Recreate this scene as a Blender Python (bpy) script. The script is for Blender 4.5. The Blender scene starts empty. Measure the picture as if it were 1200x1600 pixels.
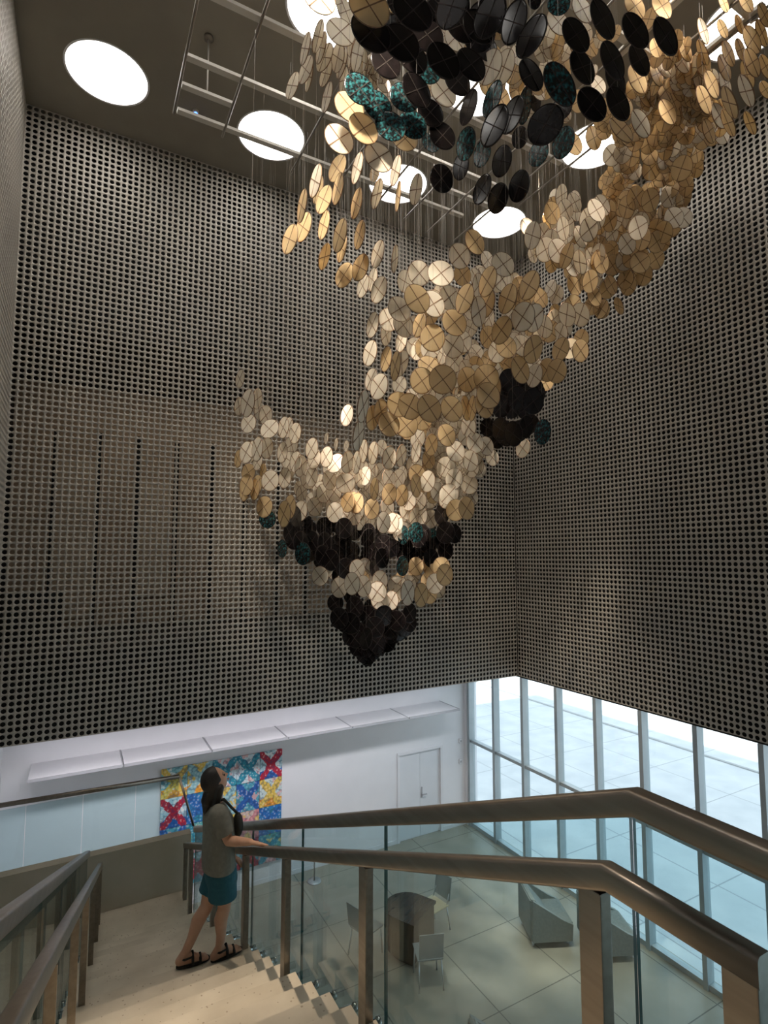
import bpy, bmesh, math, random
import numpy as np
from mathutils import Vector, Matrix
random.seed(7)
rng = np.random.default_rng(7)
SC = bpy.context.scene
COL = SC.collection
PI = math.pi

# ---------------------------------------------------------------- camera
EYE = Vector((0, 0, 6.9))
FPX, PITCH, YAW = 854.0, 0.0808, 0.504
F0 = Vector((math.sin(YAW), math.cos(YAW), 0))
RT = Vector((math.cos(YAW), -math.sin(YAW), 0))
FW = math.cos(PITCH) * F0 + math.sin(PITCH) * Vector((0, 0, 1))
UP = -math.sin(PITCH) * F0 + math.cos(PITCH) * Vector((0, 0, 1))
cam = bpy.data.cameras.new('camera')
cam.sensor_fit = 'VERTICAL'; cam.sensor_height = 36.0; cam.sensor_width = 27.0
cam.lens = 36.0 * FPX / 1600.0
cam.clip_start = 0.05; cam.clip_end = 400
camo = bpy.data.objects.new('camera', cam); COL.objects.link(camo)
M = Matrix((RT, UP, -FW)).transposed().to_4x4(); M.translation = EYE
camo.matrix_world = M
SC.camera = camo

def ray(x, y): return FW + RT * ((x - 600) / FPX) + UP * ((800 - y) / FPX)
def onX(x, y, v): d = ray(x, y); return EYE + d * (v / d.x)
def onY(x, y, v): d = ray(x, y); return EYE + d * (v / d.y)
def onZ(x, y, v): d = ray(x, y); return EYE + d * ((v - EYE.z) / d.z)
def atD(x, y, z): return EYE + ray(x, y) * z          # z = depth along the view axis
def proj(P):
    q = P - EYE; z = q.dot(FW)
    return 600 + FPX * q.dot(RT) / z, 800 - FPX * q.dot(UP) / z

# ---------------------------------------------------------------- materials
def mat(name, c, rough=.6, metal=0.0, c2=None, scale=6.0, bump=0.0, detail=4.0, spec=.5, lo=.35, hi=.65, trans=0.0, stretch=None):
    m = bpy.data.materials.new(name); m.use_nodes = True
    nt = m.node_tree; N = nt.nodes; L = nt.links
    b = N['Principled BSDF']
    b.inputs['Base Color'].default_value = (*c, 1); b.inputs['Roughness'].default_value = rough
    b.inputs['Metallic'].default_value = metal; b.inputs['Specular IOR Level'].default_value = spec
    if c2 is not None or bump:
        tc = N.new('ShaderNodeTexCoord'); nz = N.new('ShaderNodeTexNoise')
        nz.inputs['Scale'].default_value = scale; nz.inputs['Detail'].default_value = detail
        if stretch:
            mp = N.new('ShaderNodeMapping'); mp.inputs['Scale'].default_value = stretch
            L.new(tc.outputs['Object'], mp.inputs['Vector']); L.new(mp.outputs['Vector'], nz.inputs['Vector'])
        else:
            L.new(tc.outputs['Object'], nz.inputs['Vector'])
        if c2 is not None:
            r = N.new('ShaderNodeValToRGB'); r.color_ramp.elements[0].position = lo; r.color_ramp.elements[1].position = hi
            r.color_ramp.elements[0].color = (*c, 1); r.color_ramp.elements[1].color = (*c2, 1)
            L.new(nz.outputs['Fac'], r.inputs['Fac']); L.new(r.outputs['Color'], b.inputs['Base Color'])
        if bump:
            bp = N.new('ShaderNodeBump'); bp.inputs['Strength'].default_value = bump; bp.inputs['Distance'].default_value = .01
            L.new(nz.outputs['Fac'], bp.inputs['Height']); L.new(bp.outputs['Normal'], b.inputs['Normal'])
    if trans:
        tr = N.new('ShaderNodeBsdfTranslucent'); mx = N.new('ShaderNodeMixShader'); mx.inputs['Fac'].default_value = trans
        tr.inputs['Color'].default_value = (*c, 1)
        if c2 is not None: L.new(r.outputs['Color'], tr.inputs['Color'])
        out = N['Material Output']
        L.new(b.outputs['BSDF'], mx.inputs[1]); L.new(tr.outputs['BSDF'], mx.inputs[2]); L.new(mx.outputs['Shader'], out.inputs['Surface'])
    return m

def glass(name, tint, gloss=.06, rough=.0):
    m = bpy.data.materials.new(name); m.use_nodes = True
    nt = m.node_tree; N = nt.nodes; L = nt.links
    N.remove(N['Principled BSDF'])
    tr = N.new('ShaderNodeBsdfTransparent'); tr.inputs['Color'].default_value = (*tint, 1)
    gl = N.new('ShaderNodeBsdfGlossy'); gl.inputs['Roughness'].default_value = rough
    lw = N.new('ShaderNodeLayerWeight'); lw.inputs['Blend'].default_value = .5
    pw = N.new('ShaderNodeMath'); pw.operation = 'POWER'; pw.inputs[1].default_value = 4.5; L.new(lw.outputs['Facing'], pw.inputs[0])
    fr = N.new('ShaderNodeMath'); fr.operation = 'MULTIPLY_ADD'; fr.inputs[1].default_value = .80; fr.inputs[2].default_value = gloss*.5; L.new(pw.outputs[0], fr.inputs[0])
    mx = N.new('ShaderNodeMixShader')
    L.new(fr.outputs[0], mx.inputs['Fac']); L.new(tr.outputs['BSDF'], mx.inputs[1]); L.new(gl.outputs['BSDF'], mx.inputs[2])
    L.new(mx.outputs['Shader'], N['Material Output'].inputs['Surface'])
    return m

def emit(name, c, s):
    m = bpy.data.materials.new(name); m.use_nodes = True
    nt = m.node_tree; N = nt.nodes
    N.remove(N['Principled BSDF']); e = N.new('ShaderNodeEmission')
    e.inputs['Color'].default_value = (*c, 1); e.inputs['Strength'].default_value = s
    nt.links.new(e.outputs['Emission'], N['Material Output'].inputs['Surface'])
    return m

def tile_floor(name, c, c2, joint, sx, sy, ox=0.0, oy=0.0, w=.012, rough=.35):
    """stone slabs with thin dark joints on a world-aligned grid"""
    m = mat(name, c, rough, 0, c2, 1.3, 0.0, 6)
    nt = m.node_tree; N = nt.nodes; L = nt.links; b = N['Principled BSDF']
    tc = N.new('ShaderNodeTexCoord'); sep = N.new('ShaderNodeSeparateXYZ'); L.new(tc.outputs['Object'], sep.inputs[0])
    fac = None
    for ax, s, o in (('X', sx, ox), ('Y', sy, oy)):
        a = N.new('ShaderNodeMath'); a.operation = 'ADD'; a.inputs[1].default_value = 100 * s - o; L.new(sep.outputs[ax], a.inputs[0])
        d = N.new('ShaderNodeMath'); d.operation = 'DIVIDE'; d.inputs[1].default_value = s; L.new(a.outputs[0], d.inputs[0])
        f = N.new('ShaderNodeMath'); f.operation = 'FRACT'; L.new(d.outputs[0], f.inputs[0])
        l = N.new('ShaderNodeMath'); l.operation = 'LESS_THAN'; l.inputs[1].default_value = w / s; L.new(f.outputs[0], l.inputs[0])
        if fac is None: fac = l
        else:
            mx = N.new('ShaderNodeMath'); mx.operation = 'MAXIMUM'; L.new(fac.outputs[0], mx.inputs[0]); L.new(l.outputs[0], mx.inputs[1]); fac = mx
    src = b.inputs['Base Color'].links[0].from_socket
    mix = N.new('ShaderNodeMix'); mix.data_type = 'RGBA'
    L.new(fac.outputs[0], mix.inputs['Factor']); L.new(src, mix.inputs['A']); mix.inputs['B'].default_value = (*joint, 1)
    L.new(mix.outputs['Result'], b.inputs['Base Color'])
    return m

MT = {}
MT['perf'] = mat('perforated_metal', (.44, .405, .35), .45, .2, (.39, .36, .315), 1.2)
MT['plain_dark'] = mat('black_stud_void_shade', (.012, .011, .010), .9)  # black of the studs; elsewhere its near-black stands in for unlit depth
MT['ceil'] = mat('ceiling_paint', (.25, .225, .185), .9, 0, (.27, .245, .20), 2)
MT['white'] = mat('white_wall_paint', (.82, .81, .83), .7, 0, (.84, .83, .85), 3)
MT['white2'] = mat('white_panel_paint', (.78, .77, .79), .6, 0, (.80, .79, .81), 3)
MT['grey_edge'] = mat('grey_edge_trim', (.38, .38, .40), .5, 0, (.42, .42, .44), 4)
MT['floor'] = tile_floor('stone_floor', (.29, .265, .21), (.37, .335, .27), (.12, .11, .09), 1.52, 1.52, 5.82, 8.45, .018, .38)
MT['stair'] = mat('travertine', (.50, .43, .33), .45, 0, (.66, .58, .46), 3.0, .12, 8, lo=.3, hi=.7)
def pits(m, scale, thr, col):
    nt = m.node_tree; N = nt.nodes; L = nt.links; bb = N['Principled BSDF']
    tc = N.new('ShaderNodeTexCoord'); vo = N.new('ShaderNodeTexVoronoi'); vo.inputs['Scale'].default_value = scale; L.new(tc.outputs['Object'], vo.inputs['Vector'])
    nz = N.new('ShaderNodeTexNoise'); nz.inputs['Scale'].default_value = scale*.22; L.new(tc.outputs['Object'], nz.inputs['Vector'])
    mu = N.new('ShaderNodeMath'); mu.operation = 'MULTIPLY'; mu.inputs[1].default_value = thr; L.new(nz.outputs['Fac'], mu.inputs[0])
    lt_ = N.new('ShaderNodeMath'); lt_.operation = 'LESS_THAN'; L.new(vo.outputs['Distance'], lt_.inputs[0]); L.new(mu.outputs[0], lt_.inputs[1])
    mx = N.new('ShaderNodeMix'); mx.data_type = 'RGBA'; L.new(lt_.outputs[0], mx.inputs['Factor'])
    L.new(bb.inputs['Base Color'].links[0].from_socket, mx.inputs['A']); mx.inputs['B'].default_value = (*col, 1)
    L.new(mx.outputs['Result'], bb.inputs['Base Color'])
pits(MT['stair'], 24, .26, (.36, .29, .21))
MT['beige'] = mat('travertine_upstand', (.42, .37, .28), .55, 0, (.48, .42, .33), 2.2, .08, 6)
MT['bronze'] = mat('brushed_bronze_steel', (.25, .215, .18), .32, .88, (.30, .262, .22), 30, 0, 2, stretch=(1, .05, 1))
MT['steel'] = mat('polished_steel', (.62, .60, .57), .22, 1.0, (.56, .54, .52), 20)
MT['mullion'] = mat('aluminium_frame', (.40, .45, .47), .4, .3, (.43, .48, .50), 5)
MT['rail_glass'] = glass('balustrade_glass', (.80, .905, .92))
MT['glass_edge'] = mat('glass_edge_green', (.03, .09, .09), .15, 0, (.05, .13, .13), 4)
MT['win_glass'] = glass('window_glass', (.93, .965, .97))
MT['pave'] = tile_floor('pavement_slabs', (.62, .63, .64), (.72, .72, .72), (.42, .43, .44), 2.4, 2.4, 0, 0, .03, .8)
MT['kerb'] = mat('kerb_stone', (.42, .42, .42), .8, 0, (.48, .48, .47), 4)
MT['gallery'] = mat('gallery_brown_wall', (.34, .26, .19), .8, 0, (.40, .31, .23), .9)
MT['gal_panel'] = mat('gallery_pale_panel', (.46, .37, .28), .8, 0, (.50, .41, .31), 1.5)
MT['gal_dark'] = mat('gallery_dark_furniture', (.02, .022, .022), .6, 0, (.03, .032, .03), 3)
MT['frame_white'] = mat('frame_grey_paint', (.62, .59, .53), .5, .1, (.66, .63, .57), 5)
MT['frame_dark'] = mat('frame_bronze_rod', (.22, .19, .16), .45, .6, (.26, .23, .19), 5)
MT['sky_em'] = emit('skylight_glow', (1.0, .96, .90), 9.5)
MT['blue_em'] = emit('blue_led', (.10, .25, 1.0), 4.0)
MT['cream'] = mat('cream_membrane', (.89, .82, .69), .55, 0, (.94, .88, .77), 7, .05, 6, trans=.5)
MT['tan'] = mat('amber_membrane', (.79, .62, .36), .5, 0, (.86, .70, .44), 6, .05, 6, trans=.5)
MT['black'] = mat('black_lacquer_disc', (.006, .005, .005), .22, 0, (.014, .010, .010), 9, .10, 5, spec=.3)
MT['teal'] = mat('black_teal_mottled_disc', (.006, .009, .010), .25, 0, (.03, .15, .16), 28, .15, 6, lo=.46, hi=.66)
MT['brown_rib'] = mat('brown_rib', (.22, .12, .06), .6, 0, (.26, .15, .075), 20)
MT['grey_rib'] = mat('grey_rib', (.035, .028, .026), .8, 0, (.05, .04, .036), 20, spec=.1)
MT['wire'] = mat('suspension_wire', (.30, .27, .23), .4, .6, (.34, .30, .26), 5)
MT['skin'] = mat('skin', (.52, .29, .19), .5, 0, (.58, .33, .22), 14, .05)
MT['hair'] = mat('black_hair', (.010, .008, .007), .45, 0, (.022, .017, .014), 40, .3, stretch=(6, 6, 1))
MT['shirt'] = mat('grey_cotton', (.155, .155, .13), .9, 0, (.185, .185, .155), 30, .2)
MT['shorts'] = mat('teal_cotton', (.012, .085, .12), .85, 0, (.018, .105, .14), 25, .15)
MT['rubber'] = mat('black_rubber', (.010, .009, .008), .6, 0, (.016, .014, .012), 20)
MT['bag'] = mat('black_nylon', (.018, .019, .016), .7, 0, (.028, .028, .024), 30, .1)
MT['lip'] = mat('lip', (.40, .14, .11), .5, 0, (.44, .16, .12), 10)
MT['table'] = mat('dark_brown_wood', (.035, .026, .018), .25, 0, (.06, .045, .032), 3, 0, 5, stretch=(1, 8, 1))
MT['chair_grey'] = mat('grey_plywood', (.30, .32, .31), .4, 0, (.34, .36, .35), 5)
MT['chair_cream'] = mat('cream_plywood', (.62, .54, .36), .4, 0, (.68, .60, .42), 5)
MT['chair_leg'] = mat('chrome_leg', (.55, .56, .57), .3, .9, (.60, .61, .62), 5)
MT['uphol'] = mat('grey_green_upholstery', (.19, .21, .20), .75, 0, (.23, .25, .235), 20, .1)
MT['door'] = mat('white_door_paint', (.74, .75, .78), .5, 0, (.76, .77, .80), 3)

# ---------------------------------------------------------------- helpers
def link(o, parent=None):
    COL.objects.link(o)
    if parent is not None: o.parent = parent
    return o
def bmobj(name, bm, m, parent=None, smooth=False):
    me = bpy.data.meshes.new(name); bm.normal_update(); bm.to_mesh(me); bm.free()
    if not isinstance(m, (list, tuple)): m = [m]
    for k in m: me.materials.append(k)
    if smooth:
        for p in me.polygons: p.use_smooth = True
    return link(bpy.data.objects.new(name, me), parent)
def tag(o, label=None, cat=None, group=None, kind=None):
    if label: o['label'] = label
    if cat: o['category'] = cat
    if group: o['group'] = group
    if kind: o['kind'] = kind
    return o
def empty(name, loc, label=None, cat=None, group=None, rz=0.0):
    o = bpy.data.objects.new(name, None); o.empty_display_size = .1
    o.location = loc; o.rotation_euler = (0, 0, rz); link(o)
    return tag(o, label, cat, group)
def box(bm, x0, x1, y0, y1, z0, z1, bev=0.0, mi=0):
    vs = [bm.verts.new(p) for p in ((x0,y0,z0),(x1,y0,z0),(x1,y1,z0),(x0,y1,z0),(x0,y0,z1),(x1,y0,z1),(x1,y1,z1),(x0,y1,z1))]
    fs = [bm.faces.new([vs[i] for i in f]) for f in ((3,2,1,0),(4,5,6,7),(0,1,5,4),(1,2,6,5),(2,3,7,6),(3,0,4,7))]
    for f in fs: f.material_index = mi
    if bev:
        es = list({e for f in fs for e in f.edges})
        bmesh.ops.bevel(bm, geom=es, offset=bev, segments=2, affect='EDGES', profile=.7)
def prism(bm, pts, axis_vec, mi=0):
    """extrude polygon pts (3D) along axis_vec"""
    a = [bm.verts.new(p) for p in pts]; b = [bm.verts.new(Vector(p) + Vector(axis_vec)) for p in pts]
    n = len(a)
    fs = [bm.faces.new(a[::-1]), bm.faces.new(b)] + [bm.faces.new((a[i], a[(i+1) % n], b[(i+1) % n], b[i])) for i in range(n)]
    for f in fs: f.material_index = mi
    bmesh.ops.recalc_face_normals(bm, faces=fs)
    return fs
def cyl(bm, p, q, r0, r1=None, n=12, mi=0, cap=True):
    p = Vector(p); q = Vector(q); r1 = r0 if r1 is None else r1
    d = (q - p).normalized(); s = d.orthogonal().normalized(); t = d.cross(s)
    A = [bm.verts.new(p + (s*math.cos(2*PI*i/n) + t*math.sin(2*PI*i/n))*r0) for i in range(n)]
    B = [bm.verts.new(q + (s*math.cos(2*PI*i/n) + t*math.sin(2*PI*i/n))*r1) for i in range(n)]
    fs = [bm.faces.new((A[i], A[(i+1) % n], B[(i+1) % n], B[i])) for i in range(n)]
    if cap: fs += [bm.faces.new(A[::-1]), bm.faces.new(B)]
    for f in fs: f.material_index = mi; f.smooth = True
    return fs
def ball(bm, c, r, sc=(1, 1, 1), rot=None, seg=16):
    res = bmesh.ops.create_uvsphere(bm, u_segments=seg, v_segments=max(8, seg*2//3), radius=r)
    T = Matrix.Translation(Vector(c)) @ ((rot.to_4x4() if rot is not None else Matrix.Identity(4)) @ Matrix.Diagonal((*sc, 1)))
    bmesh.ops.transform(bm, matrix=T, verts=res['verts'])
    return res['verts']
def sweep_rect(bm, path, side, w, h, bev=.012):
    """sweep a rounded rectangle (w along side vector, h vertical-ish) along path with mitred joints"""
    path = [Vector(p) for p in path]; side = Vector(side)
    prof = []
    for sx, sz, a0 in ((1, 1, 0), (-1, 1, 90), (-1, -1, 180), (1, -1, 270)):
        for k in range(4):
            a = math.radians(a0 + 30*k); prof.append((sx*(w/2 - bev) + bev*math.cos(a), sz*(h/2 - bev) + bev*math.sin(a)))
    rings = []
    for i, p in enumerate(path):
        if i == 0: d = (path[1]-p).normalized(); k = 1
        elif i == len(path)-1: d = (p-path[i-1]).normalized(); k = 1
        else:
            d1 = (p-path[i-1]).normalized(); d2 = (path[i+1]-p).normalized(); d = (d1+d2).normalized(); k = 1/max(.5, d.dot(d1))
        nrm = side.cross(d).normalized()
        if nrm.z < 0: nrm = -nrm
        rings.append([bm.verts.new(p + side*a + nrm*b*k) for a, b in prof])
    n = len(prof)
    fs = []
    for A, B in zip(rings, rings[1:]):
        fs += [bm.faces.new((A[i], A[(i+1) % n], B[(i+1) % n], B[i])) for i in range(n)]
    fs += [bm.faces.new(rings[0]), bm.faces.new(rings[-1])]
    bmesh.ops.recalc_face_normals(bm, faces=fs)
    for f in fs[:-2]: f.smooth = True

# ---------------------------------------------------------------- room numbers
XL, XR, YB, ZC, ZP, YW = -1.05, 9.0, 9.85, 14.06, 4.13, 11.9
PITCHM = .0925

def perf_panel(name, origin, u, v, nu, nv, p, r, depth):
    """metal sheet with a square grid of round holes, holes with real depth"""
    o = np.array(origin, float); u = np.array(u, float); v = np.array(v, float)
    n = np.cross(u, v)
    ang = np.arange(8) * (PI/4)
    out = np.stack([np.sign(np.round(np.cos(ang), 6)), np.sign(np.round(np.sin(ang), 6))], 1) * (p/2)
    inn = np.stack([np.cos(ang), np.sin(ang)], 1) * (r*1.03)
    loc = np.concatenate([out, inn, inn])                  # 24 x 2
    dep = np.concatenate([np.zeros(16), np.full(8, -depth)])
    I, J = np.meshgrid(np.arange(nu), np.arange(nv), indexing='ij')
    c = np.stack([(I.ravel()+.5)*p, (J.ravel()+.5)*p], 1)
    uv = c[:, None, :] + loc[None]
    P = o + uv[..., 0:1]*u + uv[..., 1:2]*v + dep[None, :, None]*n
    P = P.reshape(-1, 3)
    k = np.arange(8); k1 = (k+1) % 8
    q = np.concatenate([np.stack([k, k1, k1+8, k+8], 1), np.stack([k+8, k1+8, k1+16, k+16], 1)])
    Fc = (np.arange(nu*nv)[:, None, None]*24 + q[None]).reshape(-1, 4)
    me = bpy.data.meshes.new(name)
    me.vertices.add(len(P)); me.vertices.foreach_set('co', P.ravel())
    me.loops.add(Fc.size); me.loops.foreach_set('vertex_index', Fc.ravel().astype(np.int32))
    me.polygons.add(len(Fc)); me.polygons.foreach_set('loop_start', np.arange(0, Fc.size, 4, dtype=np.int32))
    me.update(calc_edges=True)
    me.materials.append(MT['perf'])
    ob = link(bpy.data.objects.new(name, me)); ob['kind'] = 'structure'
    return ob

nz_ = 107; pz = (ZC-ZP)/nz_
perf_panel('wall_back', (XL, YB, ZP), (1, 0, 0), (0, 0, 1), 108, nz_, pz, .0345, .006)
perf_panel('wall_right', (XR, YB, ZP), (0, -1, 0), (0, 0, 1), 80, nz_, pz, .0345, .006)
perf_panel('wall_left', (XL, YB-pz*46, ZP), (0, 1, 0), (0, 0, 1), 46, nz_, pz, .037, .04)

def struct(name, boxes, m, parent=None):
    bm = bmesh.new()
    for b in boxes: box(bm, *b)
    o = bmobj(name, bm, m, parent)
    if parent is None: o['kind'] = 'structure'
    return o

# floor, ceiling, unseen black sheets shading the cavity behind the screens
struct('floor', [(-1.4, 9.3, -5.4, 12.1, -.2, 0)], MT['floor'])
# ceiling with round openings for the skylights
SKX = (.06, 2.57, 5.08, 7.60); SKY = (8.65, 6.13, 3.61); SKR = .58
def ceiling():
    bm = bmesh.new()
    xs = [XL-.4]+[ (a+b)/2 for a, b in zip(SKX, SKX[1:])]+[XR+.4]
    ys = [2.35, 4.87, 7.39, YB+.05]
    for i in range(4):
        for j in range(3):
            cx, cy = SKX[i], SKY[2-j]
            x0, x1, y0, y1 = xs[i], xs[i+1], ys[j], ys[j+1]
            n = 48; inn = []; out = []; top = []
            for k in range(n):
                a = 2*PI*k/n; c, s = math.cos(a), math.sin(a)
                t = min(((x1-cx) if c > 0 else (x0-cx))/c if abs(c) > 1e-9 else 1e9, ((y1-cy) if s > 0 else (y0-cy))/s if abs(s) > 1e-9 else 1e9)
                inn.append(bm.verts.new((cx+SKR*c, cy+SKR*s, ZC))); top.append(bm.verts.new((cx+SKR*c, cy+SKR*s, ZC+.12)))
                out.append(bm.verts.new((cx+t*c, cy+t*s, ZC)))
            cor = {(sx, sy): bm.verts.new((x1 if sx > 0 else x0, y1 if sy > 0 else y0, ZC)) for sx in (1, -1) for sy in (1, -1)}
            for k in range(n):
                k1 = (k+1) % n
                f = [inn[k], inn[k1], out[k1], out[k]]
                dx = abs(out[k].co.x-out[k1].co.x) > 1e-6; dy = abs(out[k].co.y-out[k1].co.y) > 1e-6
                if dx and dy:
                    a = 2*PI*(k+.5)/n
                    f = [inn[k], inn[k1], out[k1], cor[(1 if math.cos(a) > 0 else -1, 1 if math.sin(a) > 0 else -1)], out[k]]
                bm.faces.new(f)
                bm.faces.new((inn[k], top[k], top[k1], inn[k1]))
    box(bm, XL-.4, XR+.4, -5.4, 2.35, ZC, ZC+.1)
    box(bm, XL-.4, XR+.45, -5.5, 13.7, ZC+.2, ZC+.3)
    return tag(bmobj('ceiling', bm, MT['ceil']), kind='structure')
ceiling()
# black sheets added to block light behind the screens and the closing walls of the stair hall
struct('wall_blackout', [(XL-.36, XL-.28, YB-5.0, YB+.1, ZP, ZC+.2), (XR+.36, XR+.44, YB-8.2, 13.6, ZP-.02, ZC+.2),
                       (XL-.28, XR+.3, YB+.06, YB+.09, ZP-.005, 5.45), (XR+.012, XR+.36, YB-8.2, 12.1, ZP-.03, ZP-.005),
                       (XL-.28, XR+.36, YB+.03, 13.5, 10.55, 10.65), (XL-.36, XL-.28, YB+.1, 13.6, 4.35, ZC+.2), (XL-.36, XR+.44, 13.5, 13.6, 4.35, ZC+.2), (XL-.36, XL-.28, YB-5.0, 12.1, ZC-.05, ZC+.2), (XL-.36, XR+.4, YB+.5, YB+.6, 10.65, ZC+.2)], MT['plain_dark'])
struct('wall_front', [(XL-.4, XR+.4, -5.5, -5.4, 0, ZC+.2), (XL-.4, XL-.03, -5.4, YB-46*pz, 0, ZC+.2), (XL-.4, XL-.03, YB-46*pz, 12.1, 0, ZP),
                      (XR, XR+.4, -5.4, YB-80*pz, ZP-.03, ZC+.2)], MT['white'])
# gallery behind the back screen
struct('wall_gallery', [(XL-.3, XR+.36, 13.3, 13.4, 5.45, 10.6)], MT['gallery'])
struct('floor_gallery', [(XL-.3, XR+.36, YB+.10, 13.4, 4.35, 5.45)], MT['plain_dark'])
panels = [(-.6, .2, 5.6, 8.9), (1.0, 1.7, 6.0, 8.6), (2.6, 3.6, 5.7, 9.0), (5.0, 5.5, 6.0, 9.1), (8.2, 8.7, 6.2, 8.7), (9.0, 9.3, 6.2, 7.3)]
struct('trim_1', [(a, b, 13.26, 13.30, c, d) for a, b, c, d in panels], MT['gal_panel'])
k = 0
for i in range(17):
    x = .18 + .6*(i-2)
    if XL < x < XR: struct('trim_%d' % (k+2), [(x-.035, x+.035, YB+.05, YB+.13, 5.45, 8.9)], MT['plain_dark']); k += 1
t = empty('cabinet', (-.62, 11.0, 5.45), 'dark boxy cabinet dimly seen through the left end of the perforated screen', 'cabinet')
bm = bmesh.new(); box(bm, -.4, .38, -.25, .25, 0, .86, .01); bmobj('body', bm, MT['gal_dark'], t)
bm = bmesh.new(); box(bm, -.39, -.005, -.275, -.252, .02, .84, .004); bmobj('door', bm, MT['gal_dark'], t)
bm = bmesh.new(); box(bm, .005, .37, -.275, -.252, .02, .84, .004); bmobj('door', bm, MT['gal_dark'], t)

# white lower wall, soffit, door
DX0, DX1, DZ = 6.98, 8.22, 2.06
struct('wall_white', [(XL-.4, DX0, YW, YW+.15, 0, 4.35), (DX1, XR+.1, YW, YW+.15, 0, 4.35), (DX0, DX1, YW, YW+.15, DZ, 4.35)], MT['white'])
struct('ceiling_soffit', [(XL-.4, XR+.1, YB+.10, YW, 4.14, 4.34)], MT['white'])
bm = bmesh.new()
for b in ((DX0-.05, DX0+.02, YW-.02, YW+.1, 0, DZ+.05), (DX1-.02, DX1+.05, YW-.02, YW+.1, 0, DZ+.05), (DX0+.02, DX1-.02, YW-.02, YW+.1, DZ-.02, DZ+.05)): box(bm, *b)
dr = tag(bmobj('door_1', bm, MT['white2']), kind='structure')
mid = (DX0+DX1)/2
for a, b in ((DX0+.02, mid-.004), (mid+.004, DX1-.02)):
    bm = bmesh.new(); box(bm, a, b, YW+.03, YW+.075, .01, DZ-.02, .003); bmobj('door_leaf', bm, MT['door'], dr)
bm = bmesh.new(); box(bm, mid+.03, mid+.07, YW+.015, YW+.03, .92, 1.14, .003); cyl(bm, (mid+.05, YW+.02, 1.0), (mid+.05, YW-.03, 1.0), .011); box(bm, mid+.04, mid+.17, YW-.04, YW-.02, .985, 1.015, .004)
cyl(bm, (mid+.05, YW+.02, 1.16), (mid+.05, YW+.005, 1.16), .018)
bmobj('door_handle', bm, MT['grey_edge'], dr)
struct('baseboard_back', [(XL-.4, DX0-.06, YW-.012, YW-.001, 0, .09), (DX1+.06, XR, YW-.012, YW-.001, 0, .09)], MT['white2'])
# horizontal white wall panels (light shelf) along the white wall
edges = [-.65, .80, 2.33, 3.85, 5.30, 6.74, 8.2]
nth = ('first', 'second', 'third', 'fourth', 'fifth', 'sixth')
for i, (a, b) in enumerate(zip(edges, edges[1:])):
    t = empty('ceiling_panel', ((a+b)/2, YW-.45, 3.2), '%s thin white overhead panel from the left, jutting from the white wall' % nth[i].capitalize(), 'panel', 'white overhead panels along the white wall')
    w = (b-a)/2-.012
    bm = bmesh.new(); box(bm, -w, w, -.40, .448, -.03, .0); bmobj('board', bm, MT['white2'], t)
    bm = bmesh.new(); box(bm, -w, w, -.42, -.402, -.035, .012); box(bm, w-.012, w+.006, -.402, .448, -.032, .008); bmobj('edge_trim', bm, MT['grey_edge'], t)
# two small wall devices by the window
for (px, py, lab) in ((719, 1157, 'Upper of the two small white boxes on the white wall near the window'), (719, 1189, 'Lower of the two small white boxes on the white wall near the window')):
    P = onY(px, py, YW-.001); t = empty('wall_switch', P, lab, 'switch')
    bm = bmesh.new(); box(bm, -.045, .045, -.03, 0, -.06, .06, .006); bmobj('housing', bm, MT['white2'], t)
    bm = bmesh.new(); box(bm, -.02, .02, -.036, -.0301, -.03, .02, .003); bmobj('face', bm, MT['grey_edge'], t)

# ---------------------------------------------------------------- window wall
WX = 9.12
MY = [11.76, 10.77, 9.76, 8.72, 7.70, 6.69, 5.67, 4.66, 3.65, 2.64, 1.62, .6, -.4, -1.4, -2.4, -3.4, -4.4, -5.38]
for i in range(len(MY)-1):
    a, b = MY[i], MY[i+1]
    bm = bmesh.new(); box(bm, WX-.01, WX+.01, b, a, .06, 4.10)
    o = tag(bmobj('window_%d' % (i+1), bm, MT['win_glass']), kind='structure')
    bm = bmesh.new(); box(bm, WX-.13, WX+.05, a-.04, a+.04, 0, 4.10); bmobj('mullion', bm, MT['mullion'], o)
    bm = bmesh.new(); box(bm, WX-.09, WX+.04, b+.041, a-.041, 2.08, 2.15); bmobj('transom', bm, MT['mullion'], o)
    bm = bmesh.new(); box(bm, WX-.09, WX+.04, b+.041, a-.041, 0.0, .09); bmobj('sill', bm, MT['mullion'], o)
struct('wall_pier', [(XR-.02, XR+.3, 11.81, 12.1, 0, 4.3)], MT['white'])
# outside
struct('pavement', [(9.3, 60, -60, 80, -.14, -.02)], MT['pave'])
bm = bmesh.new(); box(bm, 19.2, 19.32, -60, 80, -.02, .015); tag(bmobj('kerb', bm, MT['kerb']), kind='structure')
bm = bmesh.new(); box(bm, 34, 34.4, -60, 80, -.02, 3.0); tag(bmobj('wall_outside', bm, MT['white']), kind='structure')

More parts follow.
